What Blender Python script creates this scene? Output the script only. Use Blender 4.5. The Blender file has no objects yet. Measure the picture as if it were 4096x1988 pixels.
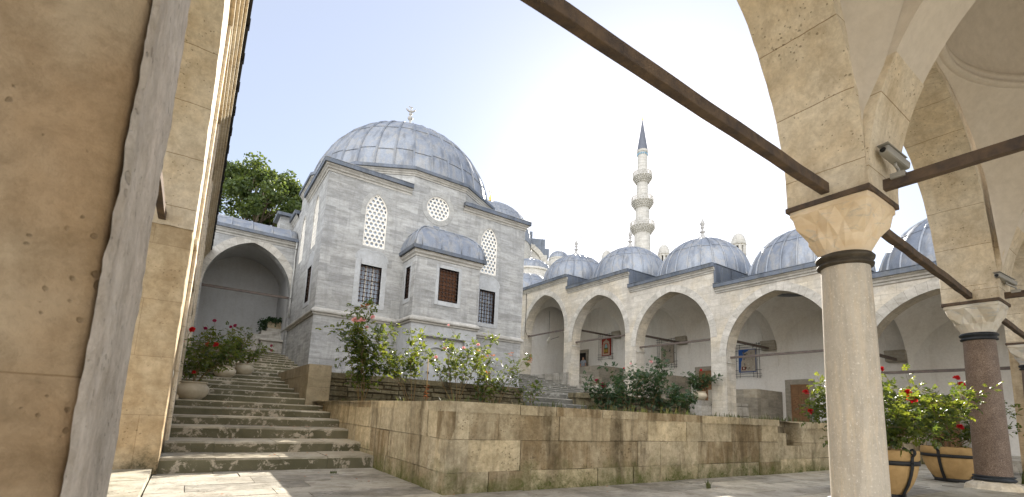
import bpy, bmesh, math, random
from mathutils import Vector, Matrix, noise
random.seed(7)
R = math.radians
PI = math.pi
sc = bpy.context.scene
col = sc.collection

# ------------------------------------------------------------------ camera
cam_d = bpy.data.cameras.new('camera')
cam = bpy.data.objects.new('camera', cam_d)
col.objects.link(cam)
YAW, PITCH, ROLL = 0.594195, 0.153063, 0.044564
fw = Vector((math.sin(YAW)*math.cos(PITCH), math.cos(YAW)*math.cos(PITCH), math.sin(PITCH)))
rt = Vector((math.cos(YAW), -math.sin(YAW), 0))
up = rt.cross(fw)
rt2 = rt*math.cos(ROLL) + up*math.sin(ROLL)
up2 = rt2.cross(fw)
m = Matrix((rt2, up2, -fw)).transposed().to_4x4()
m.translation = Vector((0, 0, 1.0))
cam.matrix_world = m
cam_d.sensor_width = 36
cam_d.lens = 16.546
cam_d.shift_y = 0.0906
cam_d.clip_start = 0.05
cam_d.clip_end = 3000
cam_d.dof.use_dof = True
cam_d.dof.focus_distance = 15
cam_d.dof.aperture_fstop = 4.0
sc.camera = cam

# ------------------------------------------------------------------ sky, sun, exposure
SUN_AZ, SUN_EL = 50.5, 28.0
w = bpy.data.worlds.new('World')
sc.world = w
w.use_nodes = True
wn = w.node_tree
for n_ in list(wn.nodes): wn.nodes.remove(n_)
wo = wn.nodes.new('ShaderNodeOutputWorld')
bg = wn.nodes.new('ShaderNodeBackground')
sky = wn.nodes.new('ShaderNodeTexSky')
sky.sky_type = 'NISHITA'
sky.sun_disc = False
sky.sun_elevation = R(SUN_EL)
sky.sun_rotation = R(SUN_AZ)
sky.altitude = 50
sky.air_density = 1.0
sky.dust_density = 0.6
sky.ozone_density = 1.0
bg.inputs['Strength'].default_value = 0.092
# hazy summer sky: the clear Nishita sky veiled by an even pale haze all round
hz = wn.nodes.new('ShaderNodeMix'); hz.data_type = 'RGBA'; hz.inputs[0].default_value = 0.6
hz.inputs[7].default_value = (3.2, 3.34, 3.9, 1)
wn.links.new(sky.outputs[0], hz.inputs[6])
# unseen cloud-white glow added to the sky opposite the sun to lift the shade
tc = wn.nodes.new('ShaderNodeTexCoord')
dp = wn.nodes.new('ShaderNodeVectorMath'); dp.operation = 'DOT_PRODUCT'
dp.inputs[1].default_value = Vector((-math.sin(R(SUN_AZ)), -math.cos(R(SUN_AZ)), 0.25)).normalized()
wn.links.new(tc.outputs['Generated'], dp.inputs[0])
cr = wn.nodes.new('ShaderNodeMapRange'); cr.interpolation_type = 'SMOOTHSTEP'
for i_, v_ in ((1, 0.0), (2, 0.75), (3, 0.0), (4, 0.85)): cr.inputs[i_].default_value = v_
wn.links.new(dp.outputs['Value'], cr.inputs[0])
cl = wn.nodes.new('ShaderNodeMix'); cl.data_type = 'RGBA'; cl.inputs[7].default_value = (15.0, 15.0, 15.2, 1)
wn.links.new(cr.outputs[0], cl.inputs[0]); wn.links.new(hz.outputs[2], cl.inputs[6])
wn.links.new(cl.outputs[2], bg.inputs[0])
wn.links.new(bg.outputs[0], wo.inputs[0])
sd = bpy.data.lights.new('sun', 'SUN')
sd.energy = 5.0
sd.angle = R(0.5)
sd.color = (1.0, 0.93, 0.82)
sun = bpy.data.objects.new('sun', sd)
col.objects.link(sun)
S = Vector((math.sin(R(SUN_AZ))*math.cos(R(SUN_EL)), math.cos(R(SUN_AZ))*math.cos(R(SUN_EL)), math.sin(R(SUN_EL))))
sun.rotation_euler = S.to_track_quat('Z', 'Y').to_euler()
sun.location = (20, 0, 40)
sc.view_settings.view_transform = 'Standard'
sc.view_settings.look = 'None'
sc.view_settings.exposure = 1.45
sc.view_settings.gamma = 1.0
sc.view_settings.use_curve_mapping = False
sc.cycles.max_bounces = 8
sc.cycles.diffuse_bounces = 5
sc.cycles.transparent_max_bounces = 8
sc.cycles.use_denoising = True

# ------------------------------------------------------------------ object helpers
def tag(o, label=None, cat=None, group=None, kind=None):
    if label: o['label'] = label
    if cat: o['category'] = cat
    if group: o['group'] = group
    if kind: o['kind'] = kind
    return o

def thing(name, label, cat, loc=(0, 0, 0), rz=0.0, group=None):
    o = bpy.data.objects.new(name, None)
    o.empty_display_size = 0.3
    col.objects.link(o)
    o.location = loc
    o.rotation_euler = (0, 0, rz)
    return tag(o, label, cat, group)

def wpos(o):
    return (wpos(o.parent) if o.parent else Matrix()) @ Matrix.LocRotScale(o.location, o.rotation_euler, o.scale)

def copy_tree(o, parent=None, link=True):
    c = o.copy()
    col.objects.link(c)
    c.parent = parent
    for ch in [x for x in list(col.objects) if x.parent == o]:
        copy_tree(ch, c)
    return c

class MB:
    """collects faces in world (or thing-local) space and links them as one mesh object"""
    def __init__(s):
        s.v = []; s.f = []; s.uv = []; s.tone = []; s.sm = []
    def face(s, pts, uv=None, tone=0.5, sm=False):
        b = len(s.v)
        s.v.extend(Vector(p) for p in pts)
        s.f.append(tuple(range(b, b+len(pts))))
        s.uv.append(uv); s.tone.append(tone); s.sm.append(sm)
    def box(s, x0, x1, y0, y1, z0, z1, tone=0.5, skip=''):
        if x0 > x1: x0, x1 = x1, x0
        if y0 > y1: y0, y1 = y1, y0
        a = [(x0,y0,z0),(x1,y0,z0),(x1,y1,z0),(x0,y1,z0),(x0,y0,z1),(x1,y0,z1),(x1,y1,z1),(x0,y1,z1)]
        for k, q in (('b',(0,3,2,1)),('t',(4,5,6,7)),('s',(0,1,5,4)),('e',(1,2,6,5)),('n',(2,3,7,6)),('w',(3,0,4,7))):
            if k in skip: continue
            s.face([a[i] for i in q], tone=tone)
    def hull8(s, a, tone=0.5):
        for q in ((0,3,2,1),(4,5,6,7),(0,1,5,4),(1,2,6,5),(2,3,7,6),(3,0,4,7)):
            s.face([a[i] for i in q], tone=tone)
    def grid(s, fn, nu, nv, sm=True, uvf=None, tone=0.5, flip=False):
        P = [[Vector(fn(i/nu, j/nv)) for j in range(nv+1)] for i in range(nu+1)]
        for i in range(nu):
            for j in range(nv):
                q = [(i,j),(i+1,j),(i+1,j+1),(i,j+1)]
                if flip: q.reverse()
                pts = [P[a][b] for a, b in q]
                uv = [uvf(a/nu, b/nv) for a, b in q] if uvf else None
                if (pts[0]-pts[1]).length < 1e-7: pts = [pts[0]]+pts[2:]; uv = uv and [uv[0]]+uv[2:]
                elif (pts[2]-pts[3]).length < 1e-7: pts = pts[:3]; uv = uv and uv[:3]
                elif (pts[3]-pts[0]).length < 1e-7: pts = pts[:3]; uv = uv and uv[:3]
                elif (pts[1]-pts[2]).length < 1e-7: pts = [pts[0],pts[1],pts[3]]; uv = uv and [uv[0],uv[1],uv[3]]
                s.face(pts, uv, tone, sm)
    def lathe(s, prof, c=(0,0,0), n=24, sm=True, a0=0.0, a1=2*PI, tone=0.5, sx=1, sy=1):
        m_ = len(prof)-1
        def fn(u, t):
            r, z = prof[int(round(t*m_))]
            a = a0+(a1-a0)*u
            return (c[0]+r*math.cos(a)*sx, c[1]+r*math.sin(a)*sy, c[2]+z)
        L = [0]
        for i in range(m_): L.append(L[-1]+math.hypot(prof[i+1][0]-prof[i][0], prof[i+1][1]-prof[i][1]))
        rm = max(p[0] for p in prof)
        s.grid(fn, n, m_, sm, lambda u, t: (u*(a1-a0)*rm, L[int(round(t*m_))]), tone)
    def tube(s, path, r, n=6, cap=True, tone=0.5, sm=True):
        path = [Vector(p) for p in path]
        rr = r if isinstance(r, (list, tuple)) else [r]*len(path)
        rings = []
        side = None
        for i, p in enumerate(path):
            d = (path[min(i+1, len(path)-1)]-path[max(i-1, 0)]).normalized()
            if side is None:
                side = d.cross(Vector((0,0,1)))
                if side.length < 0.1: side = d.cross(Vector((1,0,0)))
            side = (side - d*side.dot(d)).normalized()
            b = d.cross(side)
            rings.append([p+(side*math.cos(2*PI*k/n)+b*math.sin(2*PI*k/n))*rr[i] for k in range(n)])
        for i in range(len(path)-1):
            for k in range(n):
                k2 = (k+1) % n
                s.face([rings[i][k], rings[i][k2], rings[i+1][k2], rings[i+1][k]], tone=tone, sm=sm)
        if cap:
            s.face(list(reversed(rings[0])), tone=tone); s.face(rings[-1], tone=tone)
    def bar(s, a, b, w_, h_, tone=0.5, nseg=1, jit=0.0):
        """rectangular bar between two points"""
        a = Vector(a); b = Vector(b); d = (b-a).normalized()
        sd_ = d.cross(Vector((0,0,1)))
        if sd_.length < 0.05: sd_ = Vector((1,0,0))
        sd_.normalize(); u_ = sd_.cross(d).normalized()
        R_ = []
        for i in range(nseg+1):
            p = a.lerp(b, i/nseg)
            j = noise.noise_vector(p*1.7)*jit
            p = p + j
            jw = w_*(1+0.5*jit*10*noise.noise(p*3.1)); jh = h_*(1+0.5*jit*10*noise.noise(p*2.3+Vector((9,9,9))))
            R_.append([p-sd_*jw/2-u_*jh/2, p+sd_*jw/2-u_*jh/2, p+sd_*jw/2+u_*jh/2, p-sd_*jw/2+u_*jh/2])
        for i in range(nseg):
            for k in range(4):
                k2 = (k+1) % 4
                s.face([R_[i][k], R_[i+1][k], R_[i+1][k2], R_[i][k2]], tone=tone)
        s.face(R_[0], tone=tone); s.face(list(reversed(R_[-1])), tone=tone)
    def jitter(s, amp, freq, off=0.0):
        o_ = Vector((off, off*1.3, off*0.7))
        for v in s.v:
            nv = noise.noise_vector(v*freq+o_) + 0.5*noise.noise_vector(v*freq*2.7+o_)
            v += nv*amp
    def xf(s, M):
        for i in range(len(s.v)): s.v[i] = M @ s.v[i]
        return s
    def build(s, name, mat, parent=None, bevel=0.0, weld=True, rec=True, seg=2, solid=0.0):
        me = bpy.data.meshes.new(name)
        me.from_pydata([tuple(v) for v in s.v], [], s.f)
        inv = wpos(parent).inverted() if parent is not None else None
        # box-projected metric UV from world coordinates, unless a face brings its own
        ul = me.uv_layers.new(name='UVMap')
        li = 0
        for pi, poly in enumerate(me.polygons):
            uv = s.uv[pi]
            poly.use_smooth = s.sm[pi]
            if uv is None:
                nrm = poly.normal
                ax, ay, az = abs(nrm.x), abs(nrm.y), abs(nrm.z)
                for k in poly.loop_indices:
                    p = me.vertices[me.loops[k].vertex_index].co
                    if az >= ax and az >= ay: ul.data[k].uv = (p.x, p.y)
                    elif ax >= ay: ul.data[k].uv = (p.y, p.z)
                    else: ul.data[k].uv = (p.x, p.z)
            else:
                for q, k in enumerate(poly.loop_indices): ul.data[k].uv = uv[q]
        at_ = me.attributes.new('tone', 'FLOAT', 'FACE')
        for pi in range(len(me.polygons)): at_.data[pi].value = s.tone[pi]
        bm = bmesh.new(); bm.from_mesh(me)
        if weld: bmesh.ops.remove_doubles(bm, verts=bm.verts, dist=0.0004)
        if rec: bmesh.ops.recalc_face_normals(bm, faces=bm.faces)
        if inv is not None: bmesh.ops.transform(bm, matrix=inv, verts=bm.verts)
        bm.to_mesh(me); bm.free()
        me.materials.append(mat)
        o = bpy.data.objects.new(name, me)
        col.objects.link(o)
        if parent is not None: o.parent = parent
        if solid:
            md = o.modifiers.new('thick', 'SOLIDIFY'); md.thickness = solid; md.offset = -1
        if bevel:
            md = o.modifiers.new('bevel', 'BEVEL'); md.width = bevel; md.segments = seg; md.limit_method = 'ANGLE'; md.angle_limit = R(35)
        return o

def pointed(half, rise, n=24):
    """profile of a two-centred pointed arch, list of (u, z) from -half to half"""
    r = (half*half + rise*rise)/(2*half)
    cx = r - half          # centre offset beyond the axis
    amax = math.atan2(rise, cx)
    L = []
    for i in range(n+1):
        a = amax*i/n
        L.append((-(r*math.cos(a)-cx), r*math.sin(a)))
    return L + [(-u, z) for u, z in reversed(L[:-1])]

def frame_map(A, B):
    """plan frame: u along A->B, v to the left of it (depth), z up"""
    A = Vector((A[0], A[1], 0)); B = Vector((B[0], B[1], 0))
    d = (B-A).normalized(); nrm = Vector((-d.y, d.x, 0))
    return (lambda u, v, z: A + d*u + nrm*v + Vector((0, 0, z))), (B-A).length

def arch_wall(M, f, u0, u1, c, half, rise, zb, zs, ztop, thick, n=24, nv=1, uvs=1.0, back=True, bandz=None):
    """wall from u0 to u1 with one pointed opening; face v=0 and v=thick"""
    P = [(c+u, zs+z) for u, z in pointed(half, rise, n)]
    vs = (0.0, thick) if back else (0.0,)
    for vi, v in enumerate(vs):
        def q(pts):
            pp = [f(u, v, z) for u, z in pts]
            uv = [(u, z) for u, z in pts]
            if vi: pp.reverse(); uv.reverse()
            M.face(pp, uv)
        if c-half-u0 > 1e-4:
            if zs > zb: q([(u0, zb), (c-half, zb), (c-half, zs), (u0, zs)])
            q([(u0, zs), (c-half, zs), (c-half, ztop), (u0, ztop)])
        if u1-c-half > 1e-4:
            if zs > zb: q([(c+half, zb), (u1, zb), (u1, zs), (c+half, zs)])
            q([(c+half, zs), (u1, zs), (u1, ztop), (c+half, ztop)])
        for a, b in zip(P[:-1], P[1:]):
            q([a, b, (b[0], ztop), (a[0], ztop)])
    # reveals
    path = ([(c-half, zb)] if zs > zb else []) + P + ([(c+half, zb)] if zs > zb else [])
    L = 0
    for a, b in zip(path[:-1], path[1:]):
        l = math.hypot(b[0]-a[0], b[1]-a[1])
        for k in range(nv):
            v0 = thick*k/nv; v1 = thick*(k+1)/nv
            M.face([f(a[0], v0, a[1]), f(a[0], v1, a[1]), f(b[0], v1, b[1]), f(b[0], v0, b[1])],
                   [(v0, L), (v1, L), (v1, L+l), (v0, L+l)])
        L += l
    M.face([f(u0, 0, ztop), f(u1, 0, ztop), f(u1, thick, ztop), f(u0, thick, ztop)])

def arch_ring(M, f, c, half, rise, zs, wd, v0, v1, n=24, jamb=0.0, inner=0.0):
    """voussoir ring between the opening profile and its offset, standing from v0 (front) to v1"""
    P = pointed(half, rise, n)
    Q = pointed(half+wd, rise+wd*1.12, n)
    if jamb: P = [(-half, -jamb)]+P+[(half, -jamb)]; Q = [(-half-wd, -jamb)]+Q+[(half+wd, -jamb)]
    L = 0
    for i in range(len(P)-1):
        a, b, a2, b2 = P[i], P[i+1], Q[i], Q[i+1]
        l = math.hypot(b2[0]-a2[0], b2[1]-a2[1])
        g = lambda p, v: f(c+p[0], v, zs+p[1])
        M.face([g(a,v0), g(b,v0), g(b2,v0), g(a2,v0)], [(L,0),(L+l,0),(L+l,wd),(L,wd)])
        M.face([g(a2,v0), g(b2,v0), g(b2,v1), g(a2,v1)], [(L,0),(L+l,0),(L+l,abs(v1-v0)),(L,abs(v1-v0))])
        M.face([g(a,v1), g(b,v1), g(b,v0), g(a,v0)], [(L,0),(L+l,0),(L+l,abs(v1-v0)),(L,abs(v1-v0))])
        L += l

def wall_holes(M, f, u0, u1, z0, z1, holes, depth, ztopf=None):
    """front face of a wall with holes; a hole is (ulist, low(u), high(u)); reveals run back by depth"""
    hs = sorted(holes, key=lambda h: h[0][0])
    cuts = sorted(set([u0, u1]+[h[0][0] for h in hs]+[h[0][-1] for h in hs]))
    for a, b in zip(cuts[:-1], cuts[1:]):
        inside = [h for h in hs if h[0][0] <= a+1e-6 and h[0][-1] >= b-1e-6]
        us = [a, b]
        for h in inside: us += [u for u in h[0] if a < u < b]
        if ztopf: us += [u for u in ztopf[1] if a < u < b]
        us = sorted(set(us))
        tp = (lambda u: z1) if not ztopf else ztopf[0]
        for p, q_ in zip(us[:-1], us[1:]):
            segs = sorted([((h[1](p), h[1](q_)), (h[2](p), h[2](q_))) for h in inside], key=lambda s_: s_[0][0])
            lo = (z0, z0)
            for (l0, l1), (h0, h1) in segs:
                M.face([f(p,0,lo[0]), f(q_,0,lo[1]), f(q_,0,l1), f(p,0,l0)], [(p,lo[0]),(q_,lo[1]),(q_,l1),(p,l0)])
                lo = (h0, h1)
            M.face([f(p,0,lo[0]), f(q_,0,lo[1]), f(q_,0,tp(q_)), f(p,0,tp(p))], [(p,lo[0]),(q_,lo[1]),(q_,tp(q_)),(p,tp(p))])
    for us, lo, hi in hs:
        o = [(u, lo(u)) for u in us] + [(u, hi(u)) for u in reversed(us)]
        for i in range(len(o)):
            a, b = o[i], o[(i+1) % len(o)]
            if math.hypot(a[0]-b[0], a[1]-b[1]) < 1e-5: continue
            M.face([f(a[0],0,a[1]), f(b[0],0,b[1]), f(b[0],depth,b[1]), f(a[0],depth,a[1])])

def rect_hole(u0, u1, z0, z1): return ([u0, u1], lambda u: z0, lambda u: z1)
def round_hole(c, z, r, n=20):
    us = [c-r*math.cos(PI*i/n) for i in range(n+1)]
    g = lambda u: math.sqrt(max(0, r*r-(u-c)**2))
    return (us, lambda u: z-g(u), lambda u: z+g(u))
def arch_hole(c, half, z0, zs, rise, n=10):
    P = pointed(half, rise, n)
    us = [c+p[0] for p in P]
    def hi(u):
        for a, b in zip(P[:-1], P[1:]):
            if a[0]-1e-7 <= u-c <= b[0]+1e-7:
                t = (u-c-a[0])/(b[0]-a[0]) if b[0] > a[0] else 0
                return zs+a[1]+(b[1]-a[1])*t
        return zs
    return (us, lambda u: z0, hi)

# ------------------------------------------------------------------ materials
class NT:
    def __init__(s, name):
        s.m = bpy.data.materials.new(name); s.m.use_nodes = True
        s.t = s.m.node_tree
        for n_ in list(s.t.nodes): s.t.nodes.remove(n_)
        s.out = s.n('ShaderNodeOutputMaterial')
    def n(s, typ, **kw):
        nd = s.t.nodes.new(typ)
        for k, v in kw.items():
            if k.startswith('_'): setattr(nd, k[1:], v)
            else:
                i = nd.inputs[int(k[1:])] if k[0] == 'i' and k[1:].isdigit() else nd.inputs[k.replace('__', ' ')]
                if hasattr(v, 'is_output') or isinstance(v, bpy.types.NodeSocket): s.t.links.new(v, i)
                else: i.default_value = v
        return nd
    def pos(s): return s.n('ShaderNodeNewGeometry').outputs['Position']
    def map(s, vec, scale=(1,1,1), loc=(0,0,0)):
        return s.n('ShaderNodeMapping', Vector=vec, Scale=scale, Location=loc).outputs[0]
    def noise(s, vec, scale, detail=4, rough=0.6, dist=0.0, colr=False):
        nd = s.n('ShaderNodeTexNoise', Vector=vec, Scale=scale, Detail=detail, Roughness=rough, Distortion=dist)
        return nd.outputs['Color' if colr else 'Fac']
    def ramp(s, fac, a, b, va=0.0, vb=1.0):
        return s.n('ShaderNodeMapRange', i0=fac, i1=a, i2=b, i3=va, i4=vb).outputs[0]
    def math(s, op, a, b=0.0):
        nd = s.n('ShaderNodeMath', _operation=op, i0=a, i1=b); return nd.outputs[0]
    def mix(s, fac, a, b, mode='MIX'):
        nd = s.n('ShaderNodeMix', _data_type='RGBA', _blend_type=mode, _clamp_factor=True)
        for i, v in ((0, fac), (6, a), (7, b)):
            if isinstance(v, bpy.types.NodeSocket): s.t.links.new(v, nd.inputs[i])
            elif i == 0: nd.inputs[0].default_value = v
            else: nd.inputs[i].default_value = (*v, 1) if len(v) == 3 else v
        return nd.outputs[2]
    def bump(s, h, strength=0.5, dist=0.02, normal=None):
        nd = s.n('ShaderNodeBump', Height=h, Strength=strength, Distance=dist)
        if normal is not None: s.t.links.new(normal, nd.inputs['Normal'])
        return nd.outputs[0]
    def bsdf(s, colr, rough=0.8, normal=None, metal=0.0, spec=0.3, **kw):
        nd = s.n('ShaderNodeBsdfPrincipled')
        for k, v in (('Base Color', colr), ('Roughness', rough), ('Metallic', metal), ('Specular IOR Level', spec)):
            if isinstance(v, bpy.types.NodeSocket): s.t.links.new(v, nd.inputs[k])
            elif k == 'Base Color': nd.inputs[k].default_value = (*v, 1)
            else: nd.inputs[k].default_value = v
        if normal is not None: s.t.links.new(normal, nd.inputs['Normal'])
        for k, v in kw.items(): nd.inputs[k.replace('__', ' ')].default_value = v
        s.t.links.new(nd.outputs[0], s.out.inputs[0])
        return nd

def stone(name, c1, c2, bw=0.0, bh=0.3, mortar=0.006, mcol=(0.2,0.19,0.16), grain=1.0, bump=0.35, layer=5.0,
          stain=None, stain_amt=0.5, moss=None, moss_z=(0.0, 0.4), tone=0.0, tone_dark=None, pit=0.5, rough=0.85,
          big=0.5, warm=None, squash=0.75, top=None, offset=0.5, lay_amt=0.35, mottle=0.5, bdist=0.025):
    t = NT(name)
    P = t.pos()
    wob = t.noise(P, 1.3, 2, colr=True)
    uv = t.n('ShaderNodeTexCoord').outputs['UV']
    uvd = t.mix(0.012, uv, wob, 'ADD')
    # travertine bedding: noise squeezed in z
    lay = t.noise(t.map(P, (1.0, 1.0, layer)), 1.6*grain, 7, 0.65, 0.4)
    fine = t.noise(P, 22*grain, 5, 0.7)
    patch = t.noise(P, big, 3, 0.5, 0.3)
    if bw:
        br = t.n('ShaderNodeTexBrick', _offset=offset, _squash=squash, _squash_frequency=3, _offset_frequency=2,
                 Vector=uvd, Color1=(*c1, 1), Color2=(*c2, 1), Mortar=(*mcol, 1), Scale=1.0, **{'Mortar__Size': mortar, 'Mortar__Smooth': 0.3, 'Bias': 0.0, 'Brick__Width': bw, 'Row__Height': bh})
        c = br.outputs['Color']; mort = br.outputs['Fac']
    else:
        c = t.mix(t.ramp(patch, 0.35, 0.65), c1, c2); mort = None
    c = t.mix(t.ramp(lay, 0.3, 0.7, 0, 1), c, t.mix(1.0, c, (1-lay_amt, 1-lay_amt, 1-lay_amt*1.05), 'MULTIPLY'))
    c = t.mix(t.ramp(patch, 0.3, 0.7, 0, 0.8), c, t.mix(1.0, c, (1.12, 1.1, 1.06), 'MULTIPLY'))
    if warm:
        c = t.mix(t.ramp(t.noise(P, 0.9*grain, 4, 0.6, 0.5), 0.42, 0.62, 0, 1), c, t.mix(1.0, c, warm, 'MULTIPLY'))
    if tone:
        a = t.n('ShaderNodeAttribute', _attribute_name='tone').outputs['Fac']
        td = tone_dark or (1-tone, 1-tone, 1-tone)
        c = t.mix(t.math('MULTIPLY', t.ramp(a, 0.12, 0.45, 1, 0), t.ramp(t.noise(t.map(P, (3.5, 3.5, 0.8)), 1.0, 6, 0.65, 0.4), 0.36, 0.58, 0.12, 1.0)), c, t.mix(1.0, c, td, 'MULTIPLY'))
        c = t.mix(t.ramp(a, 0.75, 1.0, 0, 1), c, t.mix(1.0, c, (1.22, 1.2, 1.15), 'MULTIPLY'))
    c = t.mix(t.ramp(fine, 0.35, 0.75, 0, 0.5), c, t.mix(1.0, c, (0.72, 0.71, 0.69), 'MULTIPLY'))
    mot = t.noise(P, 7.0*grain, 8, 0.78, 0.3)
    c = t.mix(t.ramp(mot, 0.44, 0.62, 0, 0.85*mottle), c, t.mix(1.0, c, (0.66, 0.63, 0.58), 'MULTIPLY'))
    c = t.mix(t.ramp(mot, 0.30, 0.46, 0.5*mottle, 0), c, t.mix(1.0, c, (1.25, 1.24, 1.22), 'MULTIPLY'))
    vo = t.n('ShaderNodeTexVoronoi', Vector=t.mix(0.03, P, t.noise(P, 14, 3, colr=True), 'ADD'), Scale=24.0*grain)
    sel = t.n('ShaderNodeSeparateColor', Color=vo.outputs['Color'])
    clus = t.ramp(t.noise(P, 2.2*grain, 4, 0.6), 0.36, 0.62, 0.0, 0.45)
    rad = t.math('MULTIPLY', sel.outputs[1], clus)
    pits = t.math('MULTIPLY', t.ramp(t.math('SUBTRACT', rad, vo.outputs['Distance']), 0.0, 0.07), t.ramp(sel.outputs[0], 0.2, 0.5))
    c = t.mix(t.math('MULTIPLY', pits, pit), c, t.mix(1.0, c, (0.42, 0.40, 0.36), 'MULTIPLY'))
    if stain:
        st = t.noise(t.map(P, (2.6, 2.6, 0.42)), 1.0, 6, 0.62, 0.5)
        st2 = t.noise(P, 5.0, 4, 0.7)
        sf = t.math('MULTIPLY', t.ramp(st, 0.50, 0.66), t.ramp(st2, 0.3, 0.6, 0.35, 1.0))
        c = t.mix(t.math('MULTIPLY', sf, stain_amt), c, stain)
    if moss:
        z = t.n('ShaderNodeSeparateXYZ', Vector=P).outputs[2]
        mn = t.noise(P, 3.5, 6, 0.7)
        zz = t.math('ADD', z, t.ramp(mn, 0.2, 0.8, 0.35, -0.35))
        mf = t.ramp(zz, moss_z[0], moss_z[1], 1, 0)
        c = t.mix(t.math('MULTIPLY', mf, t.ramp(t.noise(P, 30, 4, 0.7), 0.3, 0.6, 0.45, 1.0)), c, moss)
    if top:
        nz = t.n('ShaderNodeSeparateXYZ', Vector=t.n('ShaderNodeNewGeometry').outputs['Normal']).outputs[2]
        tn = t.noise(P, 4.0, 6, 0.75, 0.4)
        dark = t.mix(t.ramp(t.noise(P, 1.3, 3, 0.5), 0.35, 0.65), top[0], top[1])
        c2_ = t.mix(t.ramp(tn, 0.54, 0.60), dark, top[2])
        c = t.mix(t.ramp(nz, 0.3, 0.8), c2_, c)
    h = t.math('ADD', t.math('MULTIPLY', lay, 0.6), t.math('MULTIPLY', t.math('ADD', fine, mot), 0.4))
    h = t.math('SUBTRACT', h, t.math('MULTIPLY', pits, 0.8*pit))
    if mort is not None: h = t.math('SUBTRACT', h, t.math('MULTIPLY', mort, 1.2))
    t.bsdf(c, rough, t.bump(h, bump, bdist))
    return t.m

def plain(name, c, rough=0.7, metal=0.0, nscale=8.0, var=0.2, bump=0.15, spec=0.3, c2=None, dist=0.01, th=(0.35, 0.65)):
    t = NT(name)
    P = t.pos()
    nz = t.noise(P, nscale, 5, 0.65, 0.2)
    cc = t.mix(t.ramp(nz, th[0], th[1]), c, c2 if c2 else tuple(x*(1-var) for x in c))
    t.bsdf(cc, rough, t.bump(t.noise(P, nscale*3, 5, 0.65), bump, dist), metal, spec)
    return t.m

M_ = {}
M_['tomb'] = stone('marble_ashlar', (0.525,0.535,0.54), (0.385,0.392,0.398), 1.05, 0.36, 0.003, (0.36,0.36,0.35), 0.8, 0.45, 7.0,
                   stain=(0.22,0.22,0.215), stain_amt=0.65, pit=0.4, lay_amt=0.42, squash=0.6)
M_['arcade'] = stone('limestone_ashlar', (0.66,0.63,0.57), (0.54,0.51,0.46), 0.95, 0.34, 0.005, (0.36,0.34,0.30), 0.8, 0.3, 5.0,
                     stain=(0.3,0.28,0.25), stain_amt=0.4, pit=0.35, warm=(1.04,1.0,0.92), lay_amt=0.25)
M_['ring'] = stone('voussoir_stone', (0.66,0.64,0.60), (0.50,0.48,0.44), 0.34, 9.0, 0.006, (0.30,0.28,0.25), 0.8, 0.3, 4.0,
                   stain=(0.3,0.28,0.25), stain_amt=0.3, pit=0.3, offset=0.0, squash=1.0)
M_['trim2'] = stone('window_surround_stone', (0.50,0.505,0.50), (0.40,0.405,0.405), 0.3, 9.0, 0.004, (0.33,0.33,0.32), 0.8, 0.35, 4.0, stain=(0.24,0.24,0.23), stain_amt=0.5, pit=0.4, offset=0.0, squash=1.0)
M_['trim'] = stone('carved_stone', (0.58,0.57,0.54), (0.46,0.45,0.43), grain=1.0, bump=0.3, stain=(0.2,0.195,0.18), stain_amt=0.5, pit=0.5)
M_['marble'] = stone('veined_marble', (0.53,0.55,0.57), (0.42,0.44,0.465), grain=0.7, bump=0.12, layer=0.5, pit=0.05, rough=0.6, lay_amt=0.22)
M_['near'] = stone('tan_travertine', (0.62,0.51,0.35), (0.54,0.435,0.29), 1.3, 0.78, 0.0035, (0.42,0.32,0.20), 0.9, 0.6, 2.0,
                   stain=(0.26,0.18,0.09), stain_amt=0.5, pit=0.6, warm=(0.88,0.80,0.70), lay_amt=0.2, moss=(0.05,0.045,0.02), moss_z=(0.0,0.35), mottle=0.8)
M_['near_arch'] = stone('tan_voussoir', (0.80,0.73,0.60), (0.74,0.66,0.53), 40.0, 0.72, 0.005, (0.40,0.31,0.20), 1.2, 0.6, 1.5,
                   stain=(0.3,0.22,0.13), stain_amt=0.35, pit=0.8, warm=(0.95,0.9,0.82), lay_amt=0.18, offset=0.0, mottle=0.7)
M_['retain'] = stone('mossy_block', (0.68,0.59,0.42), (0.56,0.48,0.33), grain=1.2, bump=1.0, layer=1.2, tone=0.55, tone_dark=(0.55,0.48,0.39),
                     stain=(0.10,0.075,0.04), stain_amt=0.95, pit=0.7, moss=(0.085,0.10,0.018), moss_z=(-0.05,0.36), big=1.5, lay_amt=0.3, mottle=1.0, bdist=0.05)
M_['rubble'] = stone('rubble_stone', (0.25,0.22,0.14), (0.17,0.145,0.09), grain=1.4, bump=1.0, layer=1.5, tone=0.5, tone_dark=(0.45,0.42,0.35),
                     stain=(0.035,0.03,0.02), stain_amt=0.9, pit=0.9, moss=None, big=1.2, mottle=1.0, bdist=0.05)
M_['step'] = stone('step_stone', (0.50,0.46,0.37), (0.40,0.36,0.28), grain=1.2, bump=0.7, layer=1.0, tone=0.3, pit=0.8,
                   top=((0.085,0.08,0.045), (0.15,0.135,0.085), (0.37,0.325,0.25)), big=1.0)
M_['stepgrey'] = stone('grey_step_stone', (0.36,0.35,0.31), (0.26,0.25,0.22), grain=1.2, bump=0.7, layer=1.5, tone=0.3, pit=0.8,
                   top=((0.09,0.088,0.075), (0.14,0.135,0.12), (0.26,0.255,0.23)), big=1.0)
M_['paving'] = stone('courtyard_slab', (0.64,0.61,0.55), (0.54,0.51,0.46), 1.25, 0.46, 0.012, (0.07,0.065,0.035), 1.0, 0.7, 1.0,
                     stain=(0.16,0.14,0.10), stain_amt=0.55, pit=0.8, squash=0.65)
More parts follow.
